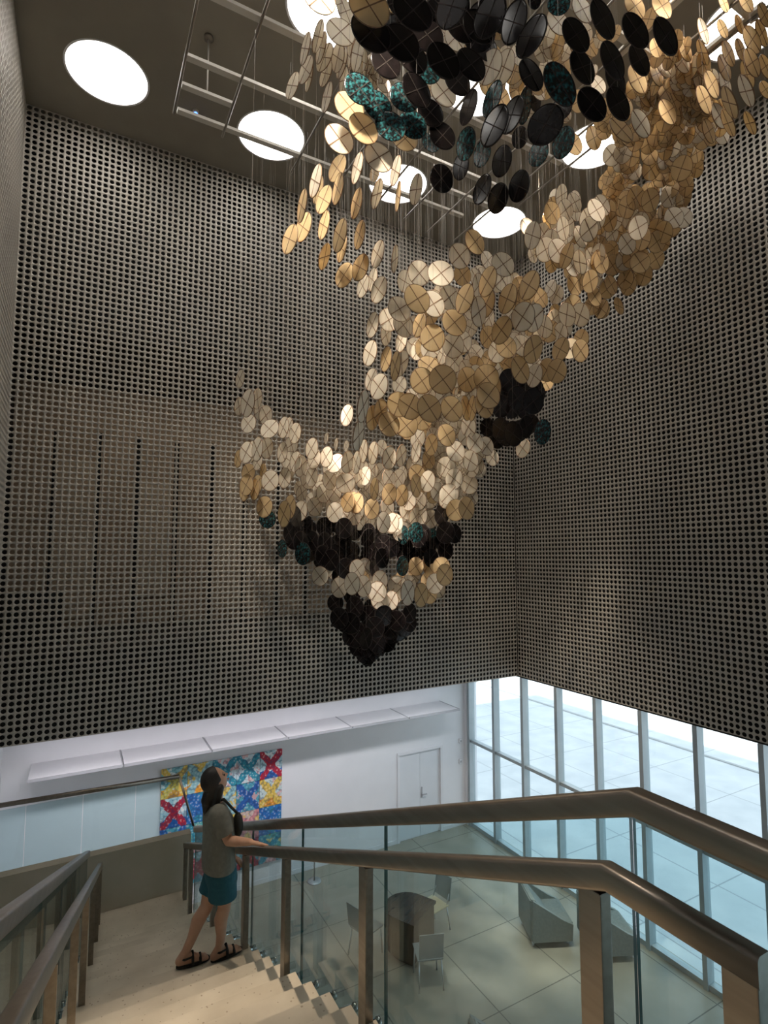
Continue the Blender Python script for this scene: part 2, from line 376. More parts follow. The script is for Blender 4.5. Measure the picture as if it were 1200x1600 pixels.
# ---------------------------------------------------------------- skylights
rows = ('row nearest the back wall', 'middle row', 'row nearest the viewer')
for j, y in enumerate(SKY):
    for i, x in enumerate(SKX):
        t = empty('skylight', (x, y, ZC), '%s round glowing skylight from the left wall, %s of the ceiling' % (nth[i].capitalize(), rows[j]), 'skylight', 'round ceiling skylights')
        bm = bmesh.new(); cyl(bm, (0, 0, .085), (0, 0, .11), SKR-.004, n=48); bmobj('diffuser', bm, MT['sky_em'], t)
        bm = bmesh.new()
        n = 48
        for k in range(n):
            pass
        R0, R1 = SKR-.03, SKR-.002
        ring = [[bm.verts.new((r*math.cos(2*PI*k/n), r*math.sin(2*PI*k/n), z)) for k in range(n)] for r, z in ((R0, .0), (R1, .0), (R1, .08), (R0, .08))]
        for q in range(4):
            A, B = ring[q], ring[(q+1) % 4]
            for k in range(n): bm.faces.new((A[k], A[(k+1) % n], B[(k+1) % n], B[k]))
        bmesh.ops.recalc_face_normals(bm, faces=bm.faces[:])
        bmobj('rim', bm, MT['white2'], t)
P = onZ(306, 173, ZC)
t = empty('indicator_light', P, 'Tiny blue indicator lamp on the dark ceiling between the two leftmost skylights', 'light')
bm = bmesh.new(); cyl(bm, (0, 0, -.001), (0, 0, -.04), .05, .045, 20); bmobj('base', bm, MT['frame_white'], t)
bm = bmesh.new(); ball(bm, (0, 0, -.05), .03, seg=12); bmobj('lens', bm, MT['blue_em'], t)

# ---------------------------------------------------------------- hanging frame of the sculpture
ZF = 13.2
fr = empty('suspension_frame', (3.8, 5.6, ZF), 'Open grid of grey flat bars and thin dark rods hung under the ceiling', 'frame')
def fl(p): return Vector(p) - Vector((3.8, 5.6, ZF))
for (y, x0, x1) in ((7.77, .94, 5.95), (6.83, .92, 6.05), (7.30, .93, 1.62), (7.30, 4.95, 6.2), (5.90, .95, 6.5), (4.95, 1.3, 6.6), (4.0, 1.6, 6.7), (3.1, 2.4, 6.7)):
    bm = bmesh.new(); a = fl((x0, y, ZF)); b = fl((x1, y, ZF)); box(bm, a.x, b.x, a.y-.045, a.y+.045, -.022, .022, .004); bmobj('flat_bar', bm, MT['frame_white'], fr)
for (x, y0, y1) in ((.90, 5.5, 7.80), (1.60, 4.3, 7.92), (2.76, 3.0, 8.15), (3.55, 3.0, 8.1), (4.35, 2.9, 8.2), (5.02, 2.9, 8.35), (5.62, 2.9, 8.45), (6.25, 2.9, 8.45), (6.62, 2.7, 7.0)):
    bm = bmesh.new(); cyl(bm, fl((x, y0, ZF-.04)), fl((x, y1, ZF-.04)), .018, n=8); bmobj('cross_rod', bm, MT['frame_dark'], fr)
for (x, y) in ((5.68, 3.0), (6.6, 2.95)):
    bm = bmesh.new(); a = fl((x, y, ZF)); box(bm, a.x-.045, a.x+.045, a.y, a.y+1.3, -.025, .025, .004); bmobj('flat_bar', bm, MT['frame_white'], fr)
for (x, y) in ((1.26, 7.30), (5.0, 7.30), (1.6, 4.95), (3.55, 5.9), (6.25, 4.0), (6.25, 5.9), (2.76, 4.0)):
    bm = bmesh.new(); cyl(bm, fl((x, y, ZF)), fl((x, y, ZC-.05)), .010, n=8); bmobj('hanger_rod', bm, MT['frame_white'], fr)
    bm = bmesh.new(); cyl(bm, fl((x, y, ZC-.05)), fl((x, y, ZC-.001)), .06, n=16); bmobj('ceiling_mount', bm, MT['frame_dark'], fr)

# ---------------------------------------------------------------- the discs
DISCS = """
c 499,-3,62,40,-40 532,50,52,36,-35 477,76,54,11,10 497,57,54,13,12 502,75,52,12,12 507,90,48,19,20 528,90,49,18,10 534,99,50,12,14 478,109,48,17,15 483,120,49,10,12 457,134,46,17,18 509,115,45,16,15 511,152,50,13,14 558,85,58,17,10 562,103,50,15,10 568,110,45,10,8 537,125,42,12,10 588,112,40,22,-40 597,127,40,20,-30 540,18,40,22,-20 534,5,45,18,-10 555,40,40,15,-35 765,105,60,35,20 788,105,60,28,20 693,145,50,34,-40 872,35,46,30,-30 910,15,46,26,-35 530,217,54,37,-45 592,246,52,36,-42 558,263,52,15,12 493,283,55,16,12 589,303,50,14,14 618,267,50,13,12 650,296,51,17,10 590,397,45,17,12 617,405,44,10,6 567,447,38,16,15 582,437,38,14,8 592,453,44,22,15 633,440,36,24,-5 655,427,41,33,-20 689,427,42,38,-60 718,400,41,31,-20 677,475,44,34,-25 701,465,39,28,-15 624,483,42,33,-25 607,500,37,29,-15 630,508,40,26,-30 582,508,41,17,10 578,552,42,21,10 603,523,35,15,5 627,533,35,17,10 648,537,32,17,5 627,568,42,20,15 624,601,28,22,10 580,593,36,18,10 592,604,42,25,15 567,635,52,18,8 542,649,35,19,8 560,680,50,15,10 650,706,34,15,5 627,712,35,14,8 608,715,36,21,8 583,708,36,15,5 568,705,36,12,5 597,700,26,16,0 557,723,36,12,5 543,722,35,18,8 712,705,34,28,-20 835,587,38,24,15 710,565,34,28,0 737,568,34,26,0 817,700,31,21,10 742,692,33,26,-15 760,697,30,22,-10 769,715,27,21,-10 748,733,27,22,-10 735,720,34,24,0 697,730,33,30,0 720,672,30,26,0 732,667,34,24,0 762,407,32,20,-15 786,413,40,33,-30 817,495,48,34,20 835,497,46,28,15 721,533,38,32,-20 708,540,40,34,0 734,493,32,18,5 748,487,48,22,5 747,447,40,16,5 832,368,44,25,12 852,390,40,29,15 875,398,36,22,10 832,400,24,14,-20 877,385,34,20,15 897,395,32,14,-10 907,370,36,18,-15 925,420,34,20,-25 885,486,31,17,-10 907,492,38,29,-10 883,513,28,22,0 1056,305,30,26,0 1047,296,30,26,0 1065,304,30,26,0 1053,340,34,30,10 1067,340,34,30,10 997,356,40,30,15 975,297,30,22,15 1001,193,48,26,-20 1099,49,44,14,-20 1133,132,42,16,-20 1166,142,54,20,-22 375,592,29,13,8 387,630,44,21,10 373,635,29,14,5 402,623,33,14,5 405,642,28,15,5 415,649,32,21,5 421,670,32,25,40 388,662,30,22,10 443,668,34,16,8 451,668,32,12,5 461,677,33,18,10 455,695,30,20,5 441,707,33,16,5 417,700,33,20,5 385,707,35,21,5 393,706,34,11,5 402,702,38,16,5 402,722,26,14,5 487,701,34,19,5 491,717,32,20,5 510,714,33,19,3 524,724,32,22,30 445,747,32,19,5 462,722,34,18,8 470,728,34,18,8 452,720,30,18,5 487,745,32,19,3 422,751,33,27,10 510,685,18,6,5 525,694,20,6,5 541,697,18,8,5 515,750,32,22,0 540,755,32,30,0 510,758,30,17,5 500,755,28,20,5 470,798,32,20,5 492,792,29,23,0 522,793,30,26,0 500,900,30,26,0 608,717,36,22,8 581,735,28,20,0 564,748,30,20,0 628,742,28,16,0 650,733,22,18,0 668,752,34,23,0 696,735,32,28,0 692,761,28,24,0 733,757,31,28,0 635,797,28,22,0 599,816,34,20,0 613,817,32,20,0 657,806,30,22,0 673,811,30,22,0 654,783,30,24,0 672,781,28,24,0 698,779,32,26,0 672,867,26,25,0 584,922,32,29,0 568,916,34,24,0 594,938,30,29,0 612,938,30,20,0 620,914,30,28,0 637,926,40,20,0 550,912,36,24,0 530,918,32,26,0 558,890,32,24,0
e 562,139,58,40,-45 590,165,55,38,-40 610,197,52,42,-40 632,152,52,40,-40 666,108,52,36,-45 769,155,62,24,15 873,5,40,34,20 875,132,76,40,-28 820,165,62,18,8 841,240,44,28,25 880,223,54,30,25 728,225,56,28,15 753,240,45,24,18 673,223,34,24,-30 645,195,50,40,-40 848,675,40,26,0 418,811,28,26,0 473,865,36,24,0 441,857,28,14,5 627,812,27,17,0 630,836,30,17,0 650,832,32,23,0 672,838,28,23,0 629,884,32,18,0
t 577,10,75,50,-50 612,0,50,35,-45 546,167,56,38,-40 568,201,56,36,-40 633,217,42,36,-45 527,263,46,22,20 585,272,26,15,10 528,295,52,14,12 506,312,47,22,20 497,297,45,14,12 472,322,54,12,12 557,318,50,15,12 622,307,48,6,5 474,355,48,20,15 453,374,48,20,18 506,352,47,15,12 531,368,55,17,12 562,367,48,15,12 507,401,44,15,15 534,388,45,13,12 563,418,45,24,20 538,430,42,25,25 652,467,48,38,-25 655,508,40,20,10 676,528,44,38,-20 710,504,43,36,-25 603,561,40,15,8 618,572,48,14,10 582,653,40,19,5 595,643,40,22,5 623,632,40,36,-20 640,635,42,35,-15 671,638,44,35,-20 659,595,42,37,0 692,593,46,43,0 670,572,36,30,-45 608,663,40,33,-20 635,665,38,36,0 660,655,36,30,0 668,673,30,16,0 650,677,25,14,0 674,695,35,20,5 698,680,36,27,-15 706,639,42,34,-15 730,593,40,30,0 760,590,42,40,0 763,618,42,36,-20 770,605,40,25,0 757,633,42,28,-10 728,638,40,14,0 738,638,40,12,0 788,572,32,23,10 813,578,44,28,-10 833,546,46,28,15 765,562,36,26,20 876,546,40,26,20 855,578,38,26,10 870,580,38,30,15 852,597,28,26,0 742,378,42,28,-25 762,440,50,26,15 760,475,47,24,15 726,467,49,25,15 793,467,50,28,15 827,446,50,31,18 859,518,36,29,15 784,516,46,30,18 763,527,36,26,0 791,542,36,32,-20 862,412,30,20,10 885,400,42,20,20 922,372,32,22,-15 927,393,34,20,0 897,447,34,19,-20 955,445,32,18,-20 929,463,33,22,-20 940,483,30,26,0 967,478,29,14,-20 908,530,32,24,10 907,548,36,25,0 868,488,26,18,0 947,397,34,26,20 957,415,34,26,20 970,410,34,26,20 1000,410,34,30,30 977,437,34,25,20 982,447,32,24,20 1025,405,34,26,20 995,420,32,26,20 1065,263,44,32,25 1016,313,40,28,15 993,309,38,26,15 1012,327,38,28,15 1025,359,36,28,15 1037,363,36,28,15 969,349,30,20,-20 957,296,30,18,-10 967,324,32,20,-15 1017,264,38,28,15 1033,276,36,26,15 1016,240,38,28,15 1068,233,40,28,25 1071,203,40,28,25 1043,211,40,26,20 1025,211,38,26,20 1039,188,40,26,20 975,253,36,24,25 993,219,38,24,20 980,213,36,22,-20 971,203,48,25,-40 1070,76,43,17,-20 1098,82,43,15,-22 1129,45,32,14,-20 1138,84,44,16,-20 1132,106,44,17,-20 1155,38,32,12,-15 1157,78,38,14,-20 1175,62,48,22,-25 1175,98,48,22,-25 1168,116,46,18,-22 1140,160,54,20,-20 1138,192,46,18,-25 1172,192,40,16,-20 1190,52,46,14,-20 1194,24,40,16,-20 1196,104,40,16,-20 1196,140,30,18,-20 1131,6,30,14,-20 1166,4,34,20,-30 996,124,48,26,-25 1026,116,40,18,-20 1078,138,42,16,-22 1112,132,46,18,-22 1100,156,48,20,-20 1028,88,40,22,20 1054,108,40,22,20 1080,106,40,20,20 1096,106,38,16,-20 992,10,44,26,-30 1034,10,44,26,-30 1014,30,40,20,20 372,717,28,11,5 388,738,28,22,0 385,758,34,20,5 402,757,30,14,5 411,738,28,10,5 413,792,34,25,10 382,767,32,16,5 398,765,34,14,5 444,803,42,20,8 453,792,38,18,8 543,785,32,22,0 557,787,32,22,0 650,759,37,17,0 608,772,34,23,0 628,774,34,19,0 585,764,36,13,3 581,795,33,23,0 551,784,32,20,0 558,786,32,20,0 712,797,34,30,0 729,794,36,24,0 646,874,26,16,10 650,885,30,24,0 672,885,30,22,0 695,898,35,25,0 658,930,38,20,0 672,928,32,23,0 678,910,30,22,0
k 603,98,58,38,-38 580,50,75,45,-45 627,67,68,46,-30 645,17,75,50,-30 706,10,80,45,20 720,40,62,40,-35 690,10,60,45,10 667,55,60,45,-35 693,95,66,42,-38 736,101,58,36,-35 715,127,52,32,-40 651,141,62,36,-30 672,176,50,38,-35 691,212,48,36,-35 765,25,80,45,25 758,73,52,32,-35 732,168,60,22,18 772,197,75,34,25 803,35,76,34,20 830,57,78,36,25 835,0,30,20,0 830,117,56,30,-30 925,163,60,42,-35 900,55,60,34,-35 910,105,60,32,-28 942,30,68,30,-25 957,95,66,32,-20 962,125,56,26,-25 966,162,58,30,-32 837,160,30,16,0 852,195,72,50,30 877,170,40,30,40 800,180,66,28,25 812,215,36,24,15 784,252,52,28,18 811,291,52,28,20 778,310,50,28,20 753,296,52,25,18 690,279,46,34,-25 720,260,45,22,15 795,595,38,30,0 808,622,38,30,0 833,627,42,34,0 822,638,36,30,10 783,635,36,30,0 822,600,34,28,0 838,615,34,28,0 762,668,30,24,0 782,670,36,26,0 777,688,26,22,0 802,678,40,28,0 822,667,36,22,0 993,48,62,34,-30 999,94,54,26,-28 1040,57,66,28,-28 462,808,34,18,0 452,832,34,18,5 477,827,30,26,0 470,847,34,24,0 488,845,32,20,5 483,817,22,10,0 508,823,30,28,0 508,847,32,23,0 505,868,34,26,0 517,875,34,26,0 538,825,32,26,0 555,828,28,20,0 548,860,28,26,0 528,850,30,26,0 540,888,32,28,10 532,900,30,27,0 523,865,30,26,0 690,805,32,22,0 696,832,34,28,0 710,834,30,22,0 696,860,30,24,0 672,850,28,22,0 657,858,24,20,0 553,830,28,22,0 549,860,28,26,0 545,887,28,20,0 587,827,22,12,0 575,840,30,20,10 573,867,28,18,0 597,872,32,22,0 585,887,30,14,0 610,856,30,28,0 628,862,26,20,0 600,850,30,26,0 524,942,28,25,0 555,948,32,26,0 530,966,34,28,0 548,974,34,29,0 586,980,34,30,0 620,970,32,28,0 640,958,32,22,0 640,974,30,22,0 616,990,28,24,0 624,988,28,24,0 548,994,32,26,0 572,998,36,20,10 592,998,30,24,0 558,1012,28,24,0 584,1018,26,22,0 574,1030,22,22,0 568,1024,24,22,0 576,962,32,28,0 600,962,32,28,0 608,980,30,26,0 568,988,30,26,0 550,930,30,26,0
"""
DD = .32
def disc_mesh():
    n = 28; R = .5*DD
    bm = bmesh.new()
    prof = [(0, .0055), (.55, .0045), (.9, .0025), (1.0, .0018)]
    rings = []
    for s in (-1, 1):
        c = bm.verts.new((0, s*prof[0][1], 0)); prev = None; rr = []
        for f, h in prof[1:]:
            rr.append([bm.verts.new((R*f*math.cos(2*PI*k/n), s*h, R*f*math.sin(2*PI*k/n))) for k in range(n)])
        for k in range(n): bm.faces.new((c, rr[0][k], rr[0][(k+1) % n]))
        for A, B in zip(rr, rr[1:]):
            for k in range(n): bm.faces.new((A[k], A[(k+1) % n], B[(k+1) % n], B[k]))
        rings.append(rr[-1])
    A, B = rings
    for k in range(n): bm.faces.new((A[k], A[(k+1) % n], B[(k+1) % n], B[k]))
    bmesh.ops.recalc_face_normals(bm, faces=bm.faces[:])
    for f in bm.faces: f.smooth = True
    return bm
def rim_mesh():
    n = 28; R = .5*DD; bm = bmesh.new(); V = []
    for k in range(n):
        a = 2*PI*k/n
        V.append([bm.verts.new(((R+.0035*math.cos(b))*math.cos(a), .0055*math.sin(b), (R+.0035*math.cos(b))*math.sin(a))) for b in (0, PI/2, PI, 3*PI/2)])
    for k in range(n):
        A, B = V[k], V[(k+1) % n]
        for q in range(4): bm.faces.new((A[q], A[(q+1) % 4], B[(q+1) % 4], B[q]))
    bmesh.ops.recalc_face_normals(bm, faces=bm.faces[:])
    return bm
def rib_mesh(s):
    bm = bmesh.new(); R = .5*DD*.985
    box(bm, -R, R, -.0075, .0075, -.0042, .0042)
    bmesh.ops.rotate(bm, verts=bm.verts[:], cent=(0, 0, 0), matrix=Matrix.Rotation(math.radians(45*s), 3, 'Y'))
    return bm
def mk(name, bm, m):
    me = bpy.data.meshes.new(name); bm.normal_update(); bm.to_mesh(me); bm.free(); me.materials.append(m); return me
KN = {'c': 'cream_disc', 't': 'amber_disc', 'k': 'black_disc', 'e': 'teal_disc'}
MESH = {}
for kk, mm in (('c', 'cream'), ('t', 'tan'), ('k', 'black'), ('e', 'teal')):
    rib = MT['brown_rib'] if kk in 'ct' else MT['grey_rib']
    MESH[kk] = (mk(KN[kk], disc_mesh(), MT[mm]), mk('rim', rim_mesh(), rib), mk('rib', rib_mesh(1), rib), mk('rib', rib_mesh(-1), rib))

NRT = np.array(RT); NF0 = np.array(F0); NFW = np.array(FW); NUP = np.array(UP); ZV = np.array((0, 0, 1.))
def fit_disc(px, py, a, b, ang):
    """yaw, lean and depth of a round disc whose outline in the photo is this ellipse"""
    if b > a: a, b, ang = b, a, ang + 90
    t = math.radians(ang); ax = np.array((math.sin(t), -math.cos(t))); bx = np.array((math.cos(t), math.sin(t)))
    T = np.outer(ax, ax)*(a/2)**2 + np.outer(bx, bx)*(b/2)**2; Tn = T/math.sqrt(np.linalg.det(T))
    Z = 7.0; x, y = (px-600)/FPX, (800-py)/FPX
    best = None
    for yaw in range(-88, 92, 4):
        ps = math.radians(yaw); h = NRT*math.cos(ps)+NF0*math.sin(ps); nrm = np.cross(ZV, h)
        for lean in (-24, -12, 0, 12, 24):
            la = math.radians(lean); v = ZV*math.cos(la)+nrm*math.sin(la)
            J = np.zeros((2, 2))
            for q, e in enumerate((h, v)):
                dz = e@NFW
                J[:, q] = (FPX/Z*((e@NRT)-x*dz), -FPX/Z*((e@NUP)-y*dz))
            J *= DD/2
            Cm = J@J.T; d = np.linalg.det(Cm)
            if d < 1e-9: continue
            err = np.abs(Cm/math.sqrt(d)-Tn).sum()/np.abs(Tn).sum() + .0012*abs(lean)
            if best is None or err < best[0]: best = (err, ps, la, math.sqrt(np.linalg.eigvalsh(Cm)[-1]))
    _, ps, la, al = best
    return ps, la, Z*al/(a/2)
def place(px, py, a, b, ang, push=1.0):
    ps, la, z = fit_disc(px, py, a, b, ang)
    z *= push; z0 = z
    z = min(max(z, 3.3), 9.6)
    for _ in range(60):
        P = atD(px, py, z)
        if P.z > 12.95 or P.x > 8.55 or P.y > 9.35: z *= .985
        else: break
    sc = min(max(z/z0, .5), 1.5)
    h = RT*math.cos(ps)+F0*math.sin(ps); nrm = Vector((0, 0, 1)).cross(h)
    v = Vector((0, 0, 1))*math.cos(la)+nrm*math.sin(la); n2 = v.cross(h)
    R = Matrix((h, n2, v)).transposed()
    if R.determinant() < 0: R = Matrix((h, -n2, v)).transposed()
    tw = Matrix.Rotation(math.radians(random.uniform(-9, 9)), 3, 'Y')
    return P, (R @ tw).to_quaternion(), sc

SHAPE = lambda a, b: 'edge-on' if min(a, b)/max(a, b) < .42 else ('tilted' if min(a, b)/max(a, b) < .72 else 'face-on')
def where(x, y):
    if y < 205 and x < 560: return 'in the loose upper left fringe of the hanging sculpture'
    if y < 330 and x < 640 and y >= 205: return 'between the two middle skylights on the left side of the sculpture'
    if y < 470 and x < 600: return 'over the screen wall at the lower left fringe of the upper cloud'
    if y < 60 and x < 800: return 'at the top left of the dark upper cloud'
    if y < 210 and x < 720: return 'in the left half of the dark upper cloud'
    if y < 330 and x < 860 and y >= 210: return 'along the lower edge of the dark upper cloud'
    if x >= 1060 and y < 215: return 'at the upper right edge of the sculpture below the corner skylight'
    if y < 215: return 'in the right half of the dark upper cloud'
    if y < 345 and x >= 860: return 'high on the dense right-hand slope of the sculpture'
    if y < 470 and x >= 860: return 'halfway down the dense right-hand slope of the sculpture'
    if x >= 860 and y < 615: return 'at the foot of the right-hand slope beside the right screen wall'
    if y < 450: return 'just below the small skylight at the centre of the sculpture'
    if y < 560 and x < 690: return 'on the left side of the sculpture\'s middle tier'
    if y < 560: return 'at the centre of the sculpture\'s middle tier'
    if x < 600 and x >= 530 and y < 690: return 'down the thin left strand of the middle tier'
    if y < 700 and x < 755 and x >= 530: return 'in the amber shelf under the middle tier'
    if x >= 740 and y < 745: return 'in the dark shoulder near the corner of the two screens'
    if x < 480 and y < 690: return 'at the top of the lower left wing of the sculpture'
    if x < 480 and y < 800: return 'low on the lower left wing of the sculpture'
    if y < 760 and x < 600: return 'in the upper left of the pale funnel'
    if y < 760: return 'in the upper right of the pale funnel'
    if y < 800: return 'around the bright heart of the pale funnel'
    if y < 900 and x < 560: return 'on the left of the dark band round the funnel'
    if y < 900 : return 'on the right of the dark band round the funnel'
    if y < 935: return 'in the pale tier just above the dark tip'
    return 'in the dark bottom tip of the sculpture'
CW = {'c': 'cream', 't': 'amber', 'k': 'black', 'e': 'mottled teal and black'}
wire_pts = []
def add_disc(kk, px, py, a, b, ang, push=1.0):
    P, q, sc = place(px, py, a, b, ang, push)
    ms = MESH[kk]
    o = bpy.data.objects.new(KN[kk], ms[0]); COL.objects.link(o)
    o.rotation_mode = 'QUATERNION'; o.location = P; o.rotation_quaternion = q; o.scale = (sc, sc, sc)
    for nm, me in (('rim', ms[1]), ('rib', ms[2]), ('rib', ms[3])):
        c = bpy.data.objects.new(nm, me); c.parent = o; COL.objects.link(c)
    w = where(px, py); s = SHAPE(a, b)
    o['label'] = ('%s %s disc %s' % (s.capitalize(), CW[kk], w)); o['category'] = 'disc'
    o['group'] = '%s %s discs %s' % (s, CW[kk], w)
    wire_pts.append(P + Vector((0, 0, .5*DD*sc)))
    return o
SPECIAL = {(375, 592): 'Small lone cream disc at the very top of the lower left wing', (574, 1030): 'Lowest black disc at the very tip of the sculpture',
           (499, -3): 'Large cream disc cut by the top of the view beside the bright skylight', (577, 10): 'Large amber disc in front of black ones at the top left of the cloud',
           (562, 139): 'Black disc with teal flecks, leftmost dark disc of the upper cloud', (590, 165): 'Bright teal mottled disc between two darker teal ones at the upper left',
           (530, 217): 'White disc with brown cross right of the second skylight', (627, 812): 'Pale green mottled disc in front of the bright heart of the funnel',
           (542, 649): 'Lone cream disc left of the amber shelf against the screen', (817, 700): 'Pinkish cream disc hanging lowest below the dark right shoulder',
           (848, 675): 'Dark teal disc hanging alone at the right of the dark shoulder', (418, 811): 'Dark teal disc behind a yellow one at the left end of the dark band',
           (742, 378): 'Olive amber disc just under the small lower skylight', (841, 240): 'Bright teal disc at the lower right of the dark upper cloud',
           (617, 405): 'Very narrow cream disc hanging over the screen right of its neighbours', (622, 307): 'Thin amber disc seen exactly edge-on in front of the third skylight',
           (690, 279): 'Glossy black disc right of the third skylight', (1099, 49): 'Cream disc between the grey bars at the upper right corner',
           (967, 478): 'Narrow amber disc hanging rightmost at the foot of the right-hand slope', (695, 898): 'Amber disc hanging rightmost just below the dark band',
           (672, 838): 'Brightest teal disc in the right of the dark band', (441, 857): 'Narrow dark teal disc hanging lowest at the left of the dark band',
           (1172, 192): 'Olive amber disc hanging lowest at the far right over the screen wall'}
count = {}
used_discs = []
for line in DISCS.strip().splitlines():
    kk, *rest = line.split()
    for r in rest:
        x, y, a, b, g = (float(v) for v in r.split(','))
        o = add_disc(kk, x, y, a, b, g, random.uniform(.985, 1.015))
        sp = SPECIAL.get((int(x), int(y)))
        if sp:
            o['label'] = sp; o['group'] = CW[kk] + ' discs of the hanging sculpture'
        count[kk] = count.get(kk, 0)+1

# further discs deeper inside the swarm
def inpoly(x, y, P):
    c = False; j = len(P)-1
    for i in range(len(P)):
        if (P[i][1] > y) != (P[j][1] > y) and x < (P[j][0]-P[i][0])*(y-P[i][1])/(P[j][1]-P[i][1])+P[i][0]: c = not c
        j = i
    return c
FILL = [  # polygon, count, colour odds, long axis, ratio, lean angles, push
 ([(935,175),(985,130),(1075,120),(1150,175),(1095,245),(1062,345),(1028,408),(985,455),(935,490),(895,450),(880,400),(930,330),(955,250)], 215, 'tttc', (32,40), (.6,.82), (5,28), (1.04,1.2)),
 ([(820,345),(880,300),(960,310),(965,430),(880,440),(845,410)], 42, 'cctc', (32,42), (.5,.75), (-25,20), (1.03,1.15)),
 ([(700,440),(745,420),(850,430),(905,470),(905,530),(870,580),(700,610),(650,560),(640,500)], 95, 'cctc', (34,42), (.5,.85), (-20,20), (1.06,1.25)),
 ([(600,620),(755,610),(765,715),(715,790),(630,760),(690,690),(600,680)], 70, 'cctc', (30,36), (.6,.9), (-15,15), (1.05,1.2)),
 ([(440,705),(480,730),(620,725),(690,725),(755,715),(735,790),(640,835),(500,805),(455,760)], 120, 'c', (28,34), (.6,.95), (-8,10), (1.04,1.2)),
 ([(640,40),(960,40),(985,170),(900,240),(860,200),(720,120),(680,150)], 70, 'ctt', (40,52), (.5,.72), (-35,30), (1.12,1.45)),
 ([(500,890),(690,880),(690,925),(640,935),(530,920)], 30, 'cct', (30,36), (.7,.9), (-5,5), (1.05,1.15)),
 ([(520,945),(645,945),(645,980),(610,1000),(578,1030),(545,995)], 30, 'k', (26,34), (.75,.92), (-5,5), (1.03,1.12)),
 ([(450,818),(500,812),(570,828),(610,842),(700,820),(712,850),(690,870),(600,885),(510,885),(465,870)], 42, 'k', (28,34), (.7,.92), (-5,5), (1.04,1.14)),
 ([(775,595),(848,600),(838,670),(775,690)], 14, 'k', (30,38), (.7,.9), (-5,5), (1.03,1.1)),
 ([(600,0),(790,0),(780,45),(690,75),(640,130),(600,95)], 18, 'k', (58,70), (.55,.75), (-35,10), (1.03,1.12)),
 ([(545,60),(600,100),(620,150),(560,180),(545,120)], 16, 'c', (44,54), (.28,.5), (5,18), (1.1,1.3)),
 ([(975,80),(1060,60),(1110,110),(1140,200),(1090,230),(1000,150)], 60, 'ttc', (36,46), (.4,.65), (-25,25), (1.05,1.2)),
]
REST = {'c': [], 't': [], 'k': []}
for poly, n, cols, ar, rr, gr, pr in FILL:
    xs = [p[0] for p in poly]; ys = [p[1] for p in poly]; k = 0
    while k < n:
        x, y = random.uniform(min(xs), max(xs)), random.uniform(min(ys), max(ys))
        if not inpoly(x, y, poly): continue
        k += 1
        kk = random.choice(cols); a = random.uniform(*ar)
        args = (kk, x, y, a, a*random.uniform(*rr), random.uniform(*gr), random.uniform(*pr))
        if count.get(kk, 0) < 300: add_disc(*args); count[kk] = count.get(kk, 0)+1
        else: REST[kk].append(args)
for kk, lst in REST.items():
    if not lst: continue
    cos_ = []; fc = []; mi = []; off = 0
    for q_, src in enumerate(MESH[kk]):
        co = np.empty(len(src.vertices)*3); src.vertices.foreach_get('co', co); cos_.append(co.reshape(-1, 3))
        fc += [tuple(i+off for i in p.vertices) for p in src.polygons]; mi += [min(q_, 1)]*len(src.polygons); off += len(src.vertices)
    co = np.concatenate(cos_); V = []; Fs = []
    for a in lst:
        P, q, sc = place(*a[1:])
        Mx = np.array(q.to_matrix())*sc; base = len(V)*len(co)
        V.append(co@Mx.T+np.array(P)); Fs += [tuple(i+base for i in f) for f in fc]
    me = bpy.data.meshes.new(KN[kk]+'_cluster'); me.from_pydata(np.concatenate(V).tolist(), [], Fs); me.materials.append(MESH[kk][0].materials[0]); me.materials.append(MESH[kk][1].materials[0]); me.polygons.foreach_set('material_index', np.array(mi*len(lst), dtype=np.int32))
    o = link(bpy.data.objects.new(KN[kk]+'_cluster', me)); o['kind'] = 'stuff'
    tag(o, '%s discs packed deep inside the hanging sculpture behind the front ones' % CW[kk].capitalize(), 'discs')
# thin wires from the discs up to the frame
V = []; Fs = []
for P in wire_pts:
    b = len(V); r = .0011
    for z in (P.z, ZF+.02):
        for k in range(3): V.append((P.x+r*math.cos(2*PI*k/3), P.y+r*math.sin(2*PI*k/3), z))
    Fs += [(b+k, b+(k+1) % 3, b+3+(k+1) % 3, b+3+k) for k in range(3)]
me = bpy.data.meshes.new('suspension_wires'); me.from_pydata(V, [], Fs); me.materials.append(MT['wire'])
o = link(bpy.data.objects.new('suspension_wires', me)); tag(o, 'Hundreds of hair-thin wires hanging the discs from the ceiling frame', 'wires', None, 'stuff')

